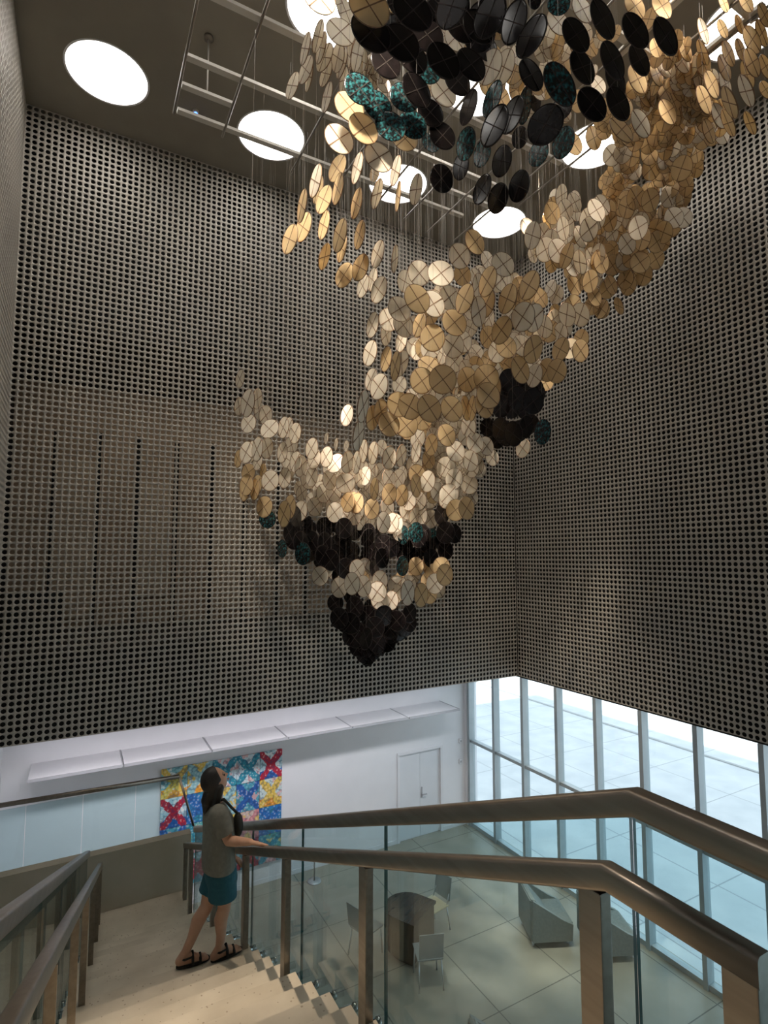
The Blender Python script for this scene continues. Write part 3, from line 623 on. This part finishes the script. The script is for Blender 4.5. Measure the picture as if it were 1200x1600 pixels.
# ---------------------------------------------------------------- stairs
RUN, RISE, YB0, ZL, NST = .294, .126, 1.155, 5.185, 23
XSR = 1.40
def zn(Y):                       # handrail centre height at Y (level, then falling)
    return 5.985 if Y <= 1.132 else 5.985 - (Y-1.132)*.429
def hx(Y): return -.24 + .0747*Y
YEND = YB0 + (NST-1)*RUN; ZEND = ZL - NST*RISE + RISE*1
ZEND = ZL - (NST-1)*RISE
YWALL = 8.1
def stairs():
    bm = bmesh.new()
    lowz = lambda y: ZL-.36 if y < YB0-.1 else max(ZEND-.24, ZL-.36-(y-YB0+.1)*.429)
    segs = [(-3.0, YB0-.1, ZL), (YB0-.1, YB0, ZL)]+[(YB0+RUN*i, YB0+RUN*(i+1), ZL-RISE*(i+1)) for i in range(NST-1)]+[(YEND, YWALL, ZEND)]
    lx = lambda y: hx(y)-.12 if y > 0 else -.36
    for y0, y1, z in segs:
        ov = .018 if y1 < YEND+.01 and y0 > 1 else 0          # slightly projecting nosing
        p = [(y0, z), (y1, z), (y1, lowz(y1)), (y0, lowz(y0))]
        A = [bm.verts.new((lx(y), y, zz)) for y, zz in p]; B = [bm.verts.new((XSR, y, zz)) for y, zz in p]
        bm.faces.new(A); bm.faces.new(B[::-1])
        for k in range(4): bm.faces.new((A[k], B[k], B[(k+1) % 4], A[(k+1) % 4]))
    bmesh.ops.recalc_face_normals(bm, faces=bm.faces[:])
    return tag(bmobj('stairs', bm, MT['stair']), kind='structure')
stairs()
struct('wall_stair', [(XL+.01, 1.46, YWALL, YWALL+.14, ZEND-.3, 3.13)], MT['beige'])
struct('floor_stair', [(XL+.01, .20, YWALL-1.2, YWALL, ZEND-.3, ZEND-.01)], MT['stair'])
struct('wall_landing', [(-1.04, -.42, -3.0, 1.2, ZL-.36, ZL)], MT['stair'])

XH, XG = 1.36, 1.49
def rail_path(x, ys, dz=0): return [(x(y) if callable(x) else x, y, zn(y)+dz) for y in ys]
def post(bm, x, y, z0, z1, w=.075, d=.022): box(bm, x-d/2, x+d/2, y-w/2, y+w/2, z0, z1, .004)
def tread(Y): return ZL if Y < YB0 else max(ZEND, ZL-RISE*(math.floor((Y-YB0)/RUN)+1))
def handrail(name, x, ys, posts, label, group, end_drop=True):
    p0 = Vector((x(ys[0]) if callable(x) else x, ys[0], 0))
    t = empty(name, (0, 0, 0), label, 'handrail', group)
    bm = bmesh.new(); sweep_rect(bm, rail_path(x, ys), (1, 0, 0), .054, .072, .012); bmobj('rail', bm, MT['bronze'], t)
    for y in posts:
        xx = x(y) if callable(x) else x
        bm = bmesh.new(); post(bm, xx, y, tread(y), zn(y)-.03, .08, .045); bmobj('post', bm, MT['bronze'], t)
    return t
handrail('handrail', XH, [.72, 1.132, 2.7, 3.9, 5.0, 6.2, 7.4, 7.95], [.765, 1.185, 2.66, 3.90, 4.96, 6.2, 7.5, 7.9],
         'Lower brown handrail on flat posts right of the stairs, gripped by the woman', 'stair handrails')
handrail('handrail', hx, [.3, 1.132, 2.7, 3.9, 5.0, 6.2, 7.4, 7.95], [1.9, 2.66, 3.9, 4.96, 6.2, 7.4, 7.9],
         'Lower metal handrail on flat posts at the left of the stairs', 'stair handrails')

def guard(x, ys, joints, label, side, clamps):
    t = empty('glass_guardrail', (0, 0, 0), label, 'guardrail', 'glass stair guardrails')
    bm = bmesh.new(); sweep_rect(bm, rail_path(x, ys, .178), (1, 0, 0), .066, .074, .012); bmobj('top_rail', bm, MT['bronze'], t)
    X = x if callable(x) else (lambda y: x)
    for a, b in zip(joints, joints[1:]):
        a += .006; b -= .006
        mids = [a]+[m for m in (1.132,) if a < m < b]+[b]
        top = [(X(y), y, zn(y)+.14) for y in mids]; bot = [(X(y), y, zn(y)-1.16) for y in mids[::-1]]
        bm = bmesh.new(); fs = prism(bm, [Vector(p)-Vector((.007, 0, 0)) for p in top+bot], (.014, 0, 0), 1)
        for f in fs[:2]: f.material_index = 0
        bmobj('glass_panel', bm, [MT['rail_glass'], MT['glass_edge']], t)
    for y in clamps:
        z = tread(y)-.035
        bm = bmesh.new(); x0 = X(y); cyl(bm, (x0-.007*side, y, z), (x0-(.085 if side > 0 else .03)*side, y, z), .024, n=16); cyl(bm, (x0+.007*side, y, z), (x0+.02*side, y, z), .026, n=16)
        bmobj('glass_clamp', bm, MT['steel'], t)
    return t
guard(XG, [-2.5, 1.132, 2.7, 3.9, 5.2, 6.7, 7.95], [-2.4, -.6, 1.146, 2.68, 3.92, 5.2, 6.6, 7.95],
      'Tall glass guardrail with brown metal top rail along the right edge of the stairs', 1, [YB0+RUN*(i+.55) for i in range(0, 22)])
guard(lambda y: hx(y)-.15, [-1.5, 1.132, 2.7, 3.9, 5.2, 6.7, 7.95], [-1.4, -.3, 1.146, 2.3, 3.6, 5.1, 6.6, 7.95],
      'Tall glass guardrail with brown metal top rail along the left edge of the stairs', -1, [YB0+RUN*(i+.55) for i in range(0, 22)])
# glass guard over the stone upstand at the foot of the stairs
t = empty('glass_guardrail', (0, YWALL+.16, 3.0), 'Glass guardrail with thin metal rail standing on the beige stone wall beyond the stairs', 'guardrail', 'glass stair guardrails')
def lt(p): return Vector(p)-Vector((0, YWALL+.16, 3.0))
yg = YWALL+.18
cR = onY(280, 1213, yg); cE = Vector((1.47, YWALL-.1, zn(7.95)+.20)); zr = cR.z
bm = bmesh.new(); sweep_rect(bm, [lt((XL+.02, yg, zr+.05)), lt((cR.x, yg, zr))], (0, 1, 0), .05, .05, .012); bmobj('top_rail', bm, MT['bronze'], t)
bm = bmesh.new(); sweep_rect(bm, [lt((cR.x, yg, zr)), lt(cE)], (.94, -.34, 0), .03, .04, .008); bmobj('end_rail', bm, MT['bronze'], t)
gx = [XL+.02, -.48, .14, .76, cR.x]
for a, b in zip(gx, gx[1:]):
    bm = bmesh.new(); box(bm, a+.004, b-.004, -.004+.02, .010+.02, -.35, zr-3.0-.02); bmobj('glass_panel', bm, [MT['rail_glass']], t)
for i in range(9):
    x = XL+.12+i*.285
    bm = bmesh.new(); cyl(bm, (x, .015, .075), (x, -.05, .075), .022, n=14); bmobj('glass_clamp', bm, MT['steel'], t)

# ---------------------------------------------------------------- painted panel grid
def art_mat(name, xc, bg, low=None, acc=(.9, .9, .88)):
    m = bpy.data.materials.new(name); m.use_nodes = True
    nt = m.node_tree; N = nt.nodes; L = nt.links; b = N['Principled BSDF']; b.inputs['Roughness'].default_value = .6
    tc = N.new('ShaderNodeTexCoord'); nz = N.new('ShaderNodeTexNoise'); nz.inputs['Scale'].default_value = 9; nz.inputs['Detail'].default_value = 3
    oi = N.new('ShaderNodeObjectInfo'); ad = N.new('ShaderNodeVectorMath'); ad.operation = 'ADD'
    L.new(tc.outputs['Object'], ad.inputs[0]); L.new(oi.outputs['Location'], ad.inputs[1]); L.new(ad.outputs[0], nz.inputs['Vector'])
    sep = N.new('ShaderNodeSeparateXYZ'); L.new(tc.outputs['Object'], sep.inputs[0])
    def mth(op, a, bb=None):
        k = N.new('ShaderNodeMath'); k.operation = op
        for i, v in enumerate((a, bb)):
            if v is None: continue
            if isinstance(v, (int, float)): k.inputs[i].default_value = v
            else: L.new(v, k.inputs[i])
        return k.outputs[0]
    wob = mth('MULTIPLY', mth('SUBTRACT', nz.outputs['Fac'], .5), .16)
    u = mth('ABSOLUTE', mth('ADD', sep.outputs['X'], wob)); v = mth('ABSOLUTE', mth('MULTIPLY', sep.outputs['Z'], .84))
    X = mth('LESS_THAN', mth('ABSOLUTE', mth('SUBTRACT', u, v)), .085)
    nz2 = N.new('ShaderNodeTexVoronoi'); nz2.inputs['Scale'].default_value = 17; L.new(ad.outputs[0], nz2.inputs['Vector'])
    def mix(f, A, B):
        k = N.new('ShaderNodeMix'); k.data_type = 'RGBA'
        if isinstance(f, (int, float)): k.inputs['Factor'].default_value = f
        else: L.new(f, k.inputs['Factor'])
        for s, q in (('A', A), ('B', B)):
            if isinstance(q, tuple): k.inputs[s].default_value = (*q, 1)
            else: L.new(q, k.inputs[s])
        return k.outputs['Result']
    spot = mth('LESS_THAN', nz2.outputs['Distance'], .30)
    spot2 = mth('GREATER_THAN', nz.outputs['Fac'], .56)
    base = mix(mth('MULTIPLY', spot2, .85), bg, acc)
    if low is not None:
        base = mix(mth('LESS_THAN', mth('ADD', sep.outputs['Z'], wob), -.12), base, low)
    c = mix(X, base, xc)
    c = mix(mth('MULTIPLY', spot, .32), c, (.95, .85, .8))
    dark = mth('GREATER_THAN', nz2.outputs['Distance'], .62)
    c = mix(mth('MULTIPLY', dark, .5), c, (.03, .04, .12))
    L.new(c, b.inputs['Base Color'])
    return m
RED, YEL, ORG, BLU, TEA, PNK, PAL = (.50, .012, .04), (.80, .55, .10), (.85, .36, .03), (.02, .12, .42), (.03, .30, .42), (.75, .42, .42), (.45, .66, .74)
AM = {'ry': art_mat('painted_red_cross', RED, PAL, BLU), 'yt': art_mat('painted_yellow_cross', YEL, (.25, .55, .60), ORG), 'tp': art_mat('painted_teal_cross', TEA, (.62, .74, .78), None, PNK),
      'bt': art_mat('painted_blue_cross', BLU, (.10, .40, .52), None, PNK), 'yp': art_mat('painted_gold_cross', YEL, (.60, .72, .72), ORG, PNK), 'bb': art_mat('painted_deep_blue', (.02, .16, .50), (.03, .22, .52), None, TEA),
      'pk': art_mat('painted_pink', (.70, .28, .30), (.70, .52, .46), None, YEL), 'or': art_mat('painted_orange', (.30, .55, .60), YEL, ORG, PAL), 'tg': art_mat('painted_teal_green', TEA, (.10, .42, .42), PNK, YEL),
      'rt': art_mat('painted_crimson_teal', (.40, .02, .05), (.16, .40, .44), TEA, PAL)}
GRID = [['yt', 'or', 'tp', 'tp', 'ry'], ['ry', 'bb', 'or', 'bt', 'yp'], ['bt', 'tg', 'yp', 'pk', 'bb'], ['tg', 'rt', 'bt', 'rt', 'tg']]
ax0, az0 = 1.541, 2.71
t = empty('painted_mural', (ax0+2.466/2, YW-.02, az0-1.2), 'Grid of bright painted square panels with bold crosses on the white wall behind the woman', 'artwork')
for r in range(4):
    for c in range(5):
        bm = bmesh.new(); box(bm, -.243, .243, -.022, .018, -.283, .283, .004)
        o = bmobj('painted_panel', bm, AM[GRID[r][c]], t); o.location = (-1.233+.4932*(c+.5), 0, 1.2-.5755*(r+.5))
RG = {'ry': 'red cross panel', 'yt': 'yellow cross panel with orange foot', 'tp': 'teal cross panel', 'bt': 'blue cross panel', 'yp': 'gold cross panel with orange foot', 'bb': 'deep blue panel'}

# ---------------------------------------------------------------- cafe table, chairs, armchairs, stanchion
tb = empty('cafe_table', (5.28, 8.72, 0), 'Dark brown round-ended cafe table on the ground floor with chairs round it', 'table', None, .50)
def dshape(r, yb, n=20): return [(r*math.cos(PI*k/n), r*math.sin(PI*k/n)) for k in range(n+1)] + [(-r, yb), (r, yb)]
bm = bmesh.new(); prism(bm, [(x, y, .70) for x, y in dshape(.40, -.36)], (0, 0, .045)); bmobj('tabletop', bm, MT['table'], tb)
bm = bmesh.new(); prism(bm, [(x*.93, y*.93, .10) for x, y in dshape(.40, -.36)], (0, 0, .599)); bmobj('drum_base', bm, MT['table'], tb)
bm = bmesh.new(); prism(bm, [(x*.7, y*.7, 0) for x, y in dshape(.40, -.36)], (0, 0, .10)); bmobj('plinth', bm, MT['table'], tb)
def cafe_chair(loc, rz, seat, label):
    t = empty('cafe_chair', loc, label, 'chair', 'cafe chairs round the table', rz)
    bm = bmesh.new(); box(bm, -.21, .21, -.20, .22, .435, .455, .008); bmobj('seat', bm, seat, t)
    bm = bmesh.new(); box(bm, -.20, .20, -.235, -.218, .50, .90, .007)
    bmesh.ops.rotate(bm, verts=bm.verts[:], cent=(0, -.22, .45), matrix=Matrix.Rotation(math.radians(8), 3, 'X')); bmobj('backrest', bm, MT['chair_grey'], t)
    for sx in (-1, 1):
        bm = bmesh.new(); cyl(bm, (sx*.20, .20, 0), (sx*.18, .17, .434), .011, n=8); bmobj('leg', bm, MT['chair_leg'], t)
        bm = bmesh.new(); cyl(bm, (sx*.20, -.24, 0), (sx*.18, -.17, .434), .011, n=8); cyl(bm, (sx*.18, -.17, .43), (sx*.17, -.245, .62), .010, n=8); bmobj('leg', bm, MT['chair_leg'], t)
    return t
cafe_chair((4.62, 9.02, 0), -1.25, MT['chair_grey'], 'Grey cafe chair at the left side of the dark table, partly behind a glass edge')
cafe_chair((5.98, 8.95, 0), 1.75, MT['chair_cream'], 'Cafe chair with cream seat and grey back at the right of the dark table')
cafe_chair((5.22, 7.98, 0), -.35, MT['chair_grey'], 'Grey cafe chair with chrome legs on the near side of the dark table')
def armchair(loc, rz, label):
    t = empty('armchair', loc, label, 'armchair', 'lounge armchairs on the ground floor', rz)
    bm = bmesh.new(); prism(bm, [(-.36, -.38, .10), (-.36, .02, .10), (-.36, .10, .34), (-.36, -.30, .80), (-.36, -.38, .80)], (.72, 0, 0)); bmesh.ops.bevel(bm, geom=bm.edges[:], offset=.02, segments=2, affect='EDGES'); bmobj('shell', bm, MT['uphol'], t)
    bm = bmesh.new(); box(bm, -.35, .35, -.02, .40, .11, .40, .05); bmobj('seat', bm, MT['uphol'], t)
    for s in (-1, 1):
        bm = bmesh.new(); prism(bm, [(s*.37-.03, -.36, .11), (s*.37-.03, .36, .11), (s*.37-.03, .38, .38), (s*.37-.03, .20, .46), (s*.37-.03, -.34, .80)], (.06, 0, 0)); bmobj('armrest', bm, MT['uphol'], t)
    for sx in (-1, 1):
        for sy in (-.32, .32):
            bm = bmesh.new(); cyl(bm, (sx*.28, sy, 0), (sx*.28, sy, .11), .022, .028, 10); bmobj('foot', bm, MT['white2'], t)
    return t
armchair((7.72, 7.88, 0), -2.0, 'Grey lounge armchair standing alone in the middle of the ground floor, facing the windows')
armchair((8.42, 7.10, 0), -2.0, 'Grey lounge armchair near the windows, mostly hidden behind the thick rail post')
armchair((4.93, 5.80, 0), -2.0, 'Grey lounge armchair cut off by the bottom of the view below the stairs')
P = onZ(491, 1377, 0)
t = empty('stanchion', P, 'Short thin barrier stanchion with round base in front of the white wall', 'stanchion')
bm = bmesh.new(); cyl(bm, (0, 0, 0), (0, 0, .02), .15, .14, 24); bmobj('base', bm, MT['chair_leg'], t)
bm = bmesh.new(); cyl(bm, (0, 0, .02), (0, 0, .40), .014, n=10); bmobj('pole', bm, MT['frame_dark'], t)

# ---------------------------------------------------------------- the woman
YC = 4.95; ZT = tread(YC)
def Q(x, y, Y=YC): return onY(x, y, Y)
def cap(bm, p, q, r0, r1, n=20):
    cyl(bm, p, q, r0, r1, n); ball(bm, p, r0, seg=n); ball(bm, q, r1, seg=n)
def tube(bm, pts, rs, n=16):
    for (p, q, a, b) in zip(pts, pts[1:], rs, rs[1:]): cap(bm, p, q, a, b, n)
def bake(name, bm, vox, m, parent=None, smooth=6, fac=.5):
    me = bpy.data.meshes.new(name); bm.to_mesh(me); bm.free(); o = bpy.data.objects.new(name, me); COL.objects.link(o)
    md = o.modifiers.new('r', 'REMESH'); md.mode = 'VOXEL'; md.voxel_size = vox; md.use_smooth_shade = True
    if smooth: sm = o.modifiers.new('s', 'SMOOTH'); sm.iterations = smooth; sm.factor = fac
    dg = bpy.context.evaluated_depsgraph_get(); me2 = bpy.data.meshes.new_from_object(o.evaluated_get(dg))
    bpy.data.objects.remove(o); bpy.data.meshes.remove(me)
    me2.name = name; me2.materials.clear(); me2.materials.append(m)
    for p in me2.polygons: p.use_smooth = True
    return link(bpy.data.objects.new(name, me2), parent)
def loft(bm, rings):
    """rings: (centre, fwd radius, side radius); forward = +X, side = Y"""
    V = []
    n = 24
    for c, a, b in rings: V.append([bm.verts.new(Vector(c)+Vector((a*math.cos(2*PI*k/n), b*math.sin(2*PI*k/n), 0))) for k in range(n)])
    for A, B in zip(V, V[1:]):
        for k in range(n): bm.faces.new((A[k], A[(k+1) % n], B[(k+1) % n], B[k]))
    bm.faces.new(V[0][::-1]); bm.faces.new(V[-1])
    bmesh.ops.recalc_face_normals(bm, faces=bm.faces[:])
pel, chest, neck = Q(344, 1348), Q(342, 1290), Q(339, 1256)
hd = Q(337, 1219)
rh, rk, ra = Q(348, 1352, 4.88), Q(351, 1416, 4.89), Q(343, 1479, 4.91)
lh, lk, la_ = Q(340, 1352, 5.02), Q(323, 1416, 4.99), Q(290, 1478, 4.965)
ra.z = ZT+.095; la_.z = ZT+.110
rs, ls = Q(341, 1272, 4.80), Q(345, 1272, 5.10)
re_, le = Q(357, 1314, 4.76), Q(352, 1318, 5.13)
Hrail = Vector((XH, 4.47, zn(4.47)))
rw = Hrail + Vector((-.085, .06, .062)); lw = Q(365, 1340, 5.06)
tilt = math.radians(30)
hf = Vector((math.cos(tilt), 0, math.sin(tilt))); hu = Vector((-math.sin(tilt), 0, math.cos(tilt))); hs = Vector((0, -1, 0))
HR = Matrix((hf, hs, hu)).transposed()
def H(f, s, u): return hd + hf*f + hs*s + hu*u
def head(bm):
    vs = ball(bm, (0, 0, 0), 1.0, seg=48)
    for v in vs:
        f, s, u = v.co.x, v.co.y, v.co.z
        w = 1.0 if u > -.1 else 1.0 + .42*(u+.1)            # jaw narrows
        F_ = .096*f*(1 - .10*max(0, -u)); S_ = .074*s*w; U_ = .112*u
        if f > 0:
            F_ = F_*(1-.12*f*f)                              # flatter face
            g = lambda u0, su, s0, ss: math.exp(-((U_-u0)/su)**2-((abs(S_)-s0)/ss)**2)
            F_ += f*(.026*g(-.022, .014, 0, .011) + .012*g(-.002, .02, 0, .009) + .008*g(.026, .012, .022, .03) - .012*g(.006, .012, .030, .013)
                     + .010*g(-.056, .007, 0, .018) + .008*g(-.068, .007, 0, .016) - .004*g(-.062, .003, 0, .02) + .016*g(-.092, .016, 0, .02))
        v.co = H(F_, S_, U_)
    for s in (-1, 1):                                        # ears
        ball(bm, H(-.012, s*.074, -.012), 1, (.018, .008, .030), HR, 12)
def hand(bm, wrist, c, fwd, up, side, curl, thumb_s):
    """palm slab, four fingers and a thumb; fwd = finger direction, up = back of the hand"""
    for k in range(4):
        o = (k-1.5)*.0195
        tube(bm, [wrist+side*o*.6, c+side*o], [.017, .0125])
        ln = (.043, .048, .045, .036)[k]; p = c+side*o; d = fwd.copy(); pts = [p]
        for j, a in enumerate(curl):
            d = (Matrix.Rotation(a, 3, side) @ d); p = p+d*ln*(1, .72, .55)[j]; pts.append(p)
        tube(bm, pts, [.0105, .0095, .0085, .0075], 10)
    b = wrist+(c-wrist)*.35+side*thumb_s*.030
    p1 = b+fwd*.025+side*thumb_s*.030-up*.004; p2 = p1+fwd*.030+side*thumb_s*.006-up*.016
    tube(bm, [b, p1, p2], [.014, .0115, .009], 10)
bm = bmesh.new()
head(bm)
tube(bm, [neck+Vector((-.004, 0, -.03)), H(-.030, 0, -.075)], [.055, .052])
loft(bm, [(pel+Vector((0, 0, -.13)), .08, .12), (pel, .115, .165), (pel+Vector((-.002, 0, .10)), .095, .14), (chest+Vector((0, 0, -.06)), .105, .145), (chest+Vector((-.004, 0, .06)), .105, .16), (neck+Vector((0, 0, -.06)), .085, .15), (neck+Vector((0, 0, 0)), .055, .06)])
for hip, kn, an in ((rh, rk, ra), (lh, lk, la_)):
    tube(bm, [hip, hip.lerp(kn, .5), kn], [.092, .078, .053], 20)
    cf = kn.lerp(an, .30)+Vector((-.018, 0, 0))
    tube(bm, [kn, cf, kn.lerp(an, .7), an], [.053, .056, .040, .034], 20)
def foot(bm, an, d, heel):
    d = d.normalized(); s = Vector((-d.y, d.x, 0)); b = Vector((an.x, an.y, ZT+.030))
    tube(bm, [an, b-d*.045+Vector((0, 0, .012+heel))], [.035, .034])
    tube(bm, [an+Vector((0, 0, -.02)), b+d*.07+Vector((0, 0, .020)), b+d*.135+Vector((0, 0, .004))], [.036, .033, .026])
    tube(bm, [b-d*.045+Vector((0, 0, .010+heel)), b+d*.10+Vector((0, 0, .004))], [.032, .030])
    for k in range(5):
        o = (k-2)*.0165; ln = (.030, .032, .028, .022, .014)[k]
        tube(bm, [b+d*.12+s*o, b+d*(.15+ln*.8)+s*(o*1.05)+Vector((0, 0, -.002))], [.014, .010], 10)
rd, ld = Vector((.99, .12, 0)), Vector((1, -.03, 0))
foot(bm, ra, rd, 0); foot(bm, la_, ld, .012)
tube(bm, [rs, rs.lerp(re_, .5), re_], [.052, .046, .039]); tube(bm, [re_, re_.lerp(rw, .3), rw], [.039, .040, .026])
tube(bm, [ls, ls.lerp(le, .5), le], [.052, .046, .039]); tube(bm, [le, le.lerp(lw, .3), lw], [.039, .040, .026])
hand(bm, rw, Hrail+Vector((-.012, -.01, .058)), Vector((.95, -.30, .0)).normalized(), Vector((0, 0, 1)), Vector((.30, .87, -.38)).normalized(), (.25, 1.1, .75), 1)
hand(bm, lw, lw+Vector((.06, .0, -.04)), Vector((.8, 0, -.6)), Vector((.6, 0, .8)), Vector((0, 1, 0)), (.3, .5, .4), -1)
woman = bake('person', bm, .0055, MT['skin'], None, 4, .5)
tag(woman, 'Woman in grey t-shirt and teal shorts on the stairs, looking up', 'person')
bm = bmesh.new()
vs = ball(bm, (0, 0, 0), 1.0, seg=32)
for v in vs:
    f, s, u = v.co
    fr_ = .040+.010*u if u > -.2 else -.005
    F_ = .112*f-.012; F_ = min(F_, fr_ if u < .78 else .055)
    v.co = H(F_, .086*s, .120*u+.008 if u > 0 else .100*u+.008)
tube(bm, [H(-.055, 0, -.05), Q(325, 1250, 4.94), Q(322, 1266, 4.94)], [.070, .058, .030])
tube(bm, [H(-.01, .062, -.055), Q(338, 1252, 4.90), Q(334, 1264, 4.89)], [.040, .036, .020])
tube(bm, [H(-.01, -.062, -.055), Q(336, 1252, 5.0), Q(332, 1264, 5.0)], [.040, .036, .020])
bake('hair', bm, .006, MT['hair'], woman, 3)
for s in (-1, 1):
    bm = bmesh.new(); ball(bm, H(.074, s*.030, .006), .0105, seg=12); bmobj('eye', bm, MT['rubber'], woman, True)
    bm = bmesh.new(); tube(bm, [H(.080, s*.014, .026), H(.078, s*.032, .031), H(.064, s*.050, .024)], [.0035, .0035, .0025], 8); bmobj('eyebrow', bm, MT['hair'], woman)
bm = bmesh.new(); tube(bm, [H(.082, -.020, -.062), H(.092, 0, -.060), H(.082, .020, -.062)], [.004, .006, .004], 8); bmobj('lips', bm, MT['lip'], woman)
bm = bmesh.new()
loft(bm, [(Q(342, 1353), .137, .195), (Q(341, 1335), .134, .19), (Q(341, 1318), .130, .182), (Q(343, 1298), .135, .185), (Q(341, 1280), .126, .185), (Q(338, 1268), .108, .178), (Q(338, 1258), .078, .12), (Q(338, 1253), .064, .08)])
for sh, el in ((rs, re_), (ls, le)):
    cyl(bm, sh+Vector((0, 0, .005)), sh.lerp(el, .74), .078, .072, 20); ball(bm, sh+Vector((0, 0, .003)), .076)
bake('t_shirt', bm, .007, MT['shirt'], woman, 5)
bm = bmesh.new()
loft(bm, [(Q(345, 1386), .108, .165), (Q(346, 1372), .130, .185), (Q(344, 1355), .132, .186), (Q(343, 1343), .124, .176)])
cyl(bm, Q(348, 1362, 4.87), Q(348, 1402, 4.87), .110, .118, 24); cyl(bm, Q(341, 1360, 5.01), Q(332, 1394, 5.0), .112, .118, 24)
bake('shorts', bm, .007, MT['shorts'], woman, 4)
for an, d in ((ra, rd), (la_, ld)):
    d = d.normalized(); s = Vector((-d.y, d.x, 0)); c = Vector((an.x, an.y, ZT))
    out = []
    for k in range(24):
        a = 2*PI*k/24; l = .135*math.cos(a)+.062; w = (.044+.008*math.cos(a))*math.sin(a)
        out.append(c+d*l+s*w)
    bm = bmesh.new(); prism(bm, out, (0, 0, .026)); bmesh.ops.bevel(bm, geom=[e for e in bm.edges], offset=.005, segments=2, affect='EDGES')
    sd = bmobj('sandal', bm, MT['rubber'], woman)
    for q0, h in ((.115, .052), (.055, .085)):
        bm = bmesh.new(); b = c+d*q0
        tube(bm, [b+s*.044+Vector((0, 0, .02)), b+s*.036+Vector((0, 0, h*.75)), b+Vector((0, 0, h+.014)), b-s*.036+Vector((0, 0, h*.75)), b-s*.044+Vector((0, 0, .02))], [.011]*5, 10)
        bmobj('strap', bm, MT['rubber'], sd)
    bm = bmesh.new(); b = c+Vector((0, 0, .075))
    tube(bm, [b+d*.045+s*.03, b+s*.040-d*.01, b-d*.050, b-s*.040-d*.01, b+d*.045-s*.03], [.008]*5, 10); bmobj('strap', bm, MT['rubber'], sd)
bgc = Q(372, 1288, 4.87)
t = empty('sling_bag', bgc, 'Small black sling bag worn across the woman\'s chest', 'bag')
bm = bmesh.new(); ball(bm, (0, 0, 0), 1, (.040, .075, .098), None, 24); bmobj('pouch', bm, MT['bag'], t, True)
bm = bmesh.new(); tube(bm, [Vector((.0, -.01, .085)), Q(362, 1262, 4.87)-bgc, Q(350, 1249, 4.89)-bgc, Q(333, 1254, 4.93)-bgc], [.011]*4, 10)
tube(bm, [Vector((-.01, -.02, -.09)), Q(368, 1318, 4.80)-bgc], [.009]*2, 10); bmobj('strap', bm, MT['bag'], t)

# ---------------------------------------------------------------- light
W = bpy.data.worlds.new('sky'); SC.world = W; W.use_nodes = True
nt = W.node_tree; bg = nt.nodes['Background']
sky = nt.nodes.new('ShaderNodeTexSky'); sky.sky_type = 'HOSEK_WILKIE'; sky.turbidity = 3.0; sky.ground_albedo = .5
sky.sun_direction = Vector((-.55, -.45, .7)).normalized()
mixn = nt.nodes.new('ShaderNodeMix'); mixn.data_type = 'RGBA'; mixn.inputs['Factor'].default_value = .65; mixn.inputs['B'].default_value = (.80, .92, 1.0, 1)
nt.links.new(sky.outputs['Color'], mixn.inputs['A']); nt.links.new(mixn.outputs['Result'], bg.inputs['Color']); bg.inputs['Strength'].default_value = 2.7
def lamp(name, kind, loc, power, col, target=None, **kw):
    l = bpy.data.lights.new(name, kind); l.energy = power; l.color = col
    for k, v in kw.items(): setattr(l, k, v)
    o = bpy.data.objects.new(name, l); COL.objects.link(o); o.location = loc
    if target is not None: o.rotation_euler = (Vector(target)-Vector(loc)).to_track_quat('-Z', 'Y').to_euler()
    return o
lamp('sun', 'SUN', (-30, -20, 40), 5.0, (1, .96, .9), (0, 0, 0), angle=.01)
# wall-washers in the soffit over the white wall, gallery lamps, unseen spots added to brighten discs and stairs
lamp('wall_washer', 'AREA', (2.2, 10.05, 4.11), 36, (.98, .95, 1.0), (2.2, 11.9, 1.2), shape='RECTANGLE', size=6.0, size_y=.12, spread=math.radians(100))
lamp('wall_washer', 'AREA', (6.6, 10.05, 4.11), 12, (.92, .95, 1.0), (6.6, 11.9, 1.2), shape='RECTANGLE', size=2.8, size_y=.12, spread=math.radians(100))
lamp('gallery_lamp', 'AREA', (3.0, 11.6, 10.4), 26, (1, .86, .68), (3.0, 12.6, 5.5), shape='RECTANGLE', size=7.0, size_y=.4)
for p, tg_, e, cc_, ss, sf in (((1.9, 7.2, 13.1), (4.1, 7.65, 7.5), 6500, (1, .87, .76), 15, .22), ((6.0, 6.0, 13.1), (6.9, 6.7, 9.0), 2600, (1, .85, .68), 30, .06), ((1.9, 4.6, 13.1), (1.0, 2.6, 4.9), 2200, (1, .83, .64), 34, .06),
                         ((3.2, 5.6, 13.1), (4.2, 6.6, 9.0), 1300, (1, .87, .72), 26, .06), ((-.6, 4.6, 13.9), (4.2, 7.2, 8.9), 1100, (1, .88, .72), 27, .45), ((.3, 2.2, 13.9), (4.55, 7.2, 8.9), 4600, (1, .88, .72), 27, .4), ((-.3, 3.2, 13.9), (2.7, 7.9, 8.7), 1700, (1, .90, .77), 27, .4), ((5.2, 2.2, 13.9), (6.6, 5.8, 10.8), 1500, (1, .86, .70), 40, .45)):
    lamp('added_spot', 'SPOT', p, e, cc_, tg_, spot_size=math.radians(ss), spot_blend=.8, shadow_soft_size=sf)

vs_ = SC.view_settings
SC.display_settings.display_device = 'sRGB'
vs_.view_transform = 'Standard'; vs_.look = 'None'; vs_.gamma = 1.0; vs_.use_curve_mapping = False; vs_.exposure = 0.0
cy_ = SC.cycles
cy_.use_denoising = True; cy_.max_bounces = 10; cy_.diffuse_bounces = 4; cy_.glossy_bounces = 4; cy_.transparent_max_bounces = 24; cy_.transmission_bounces = 6
cy_.sample_clamp_indirect = 6.0
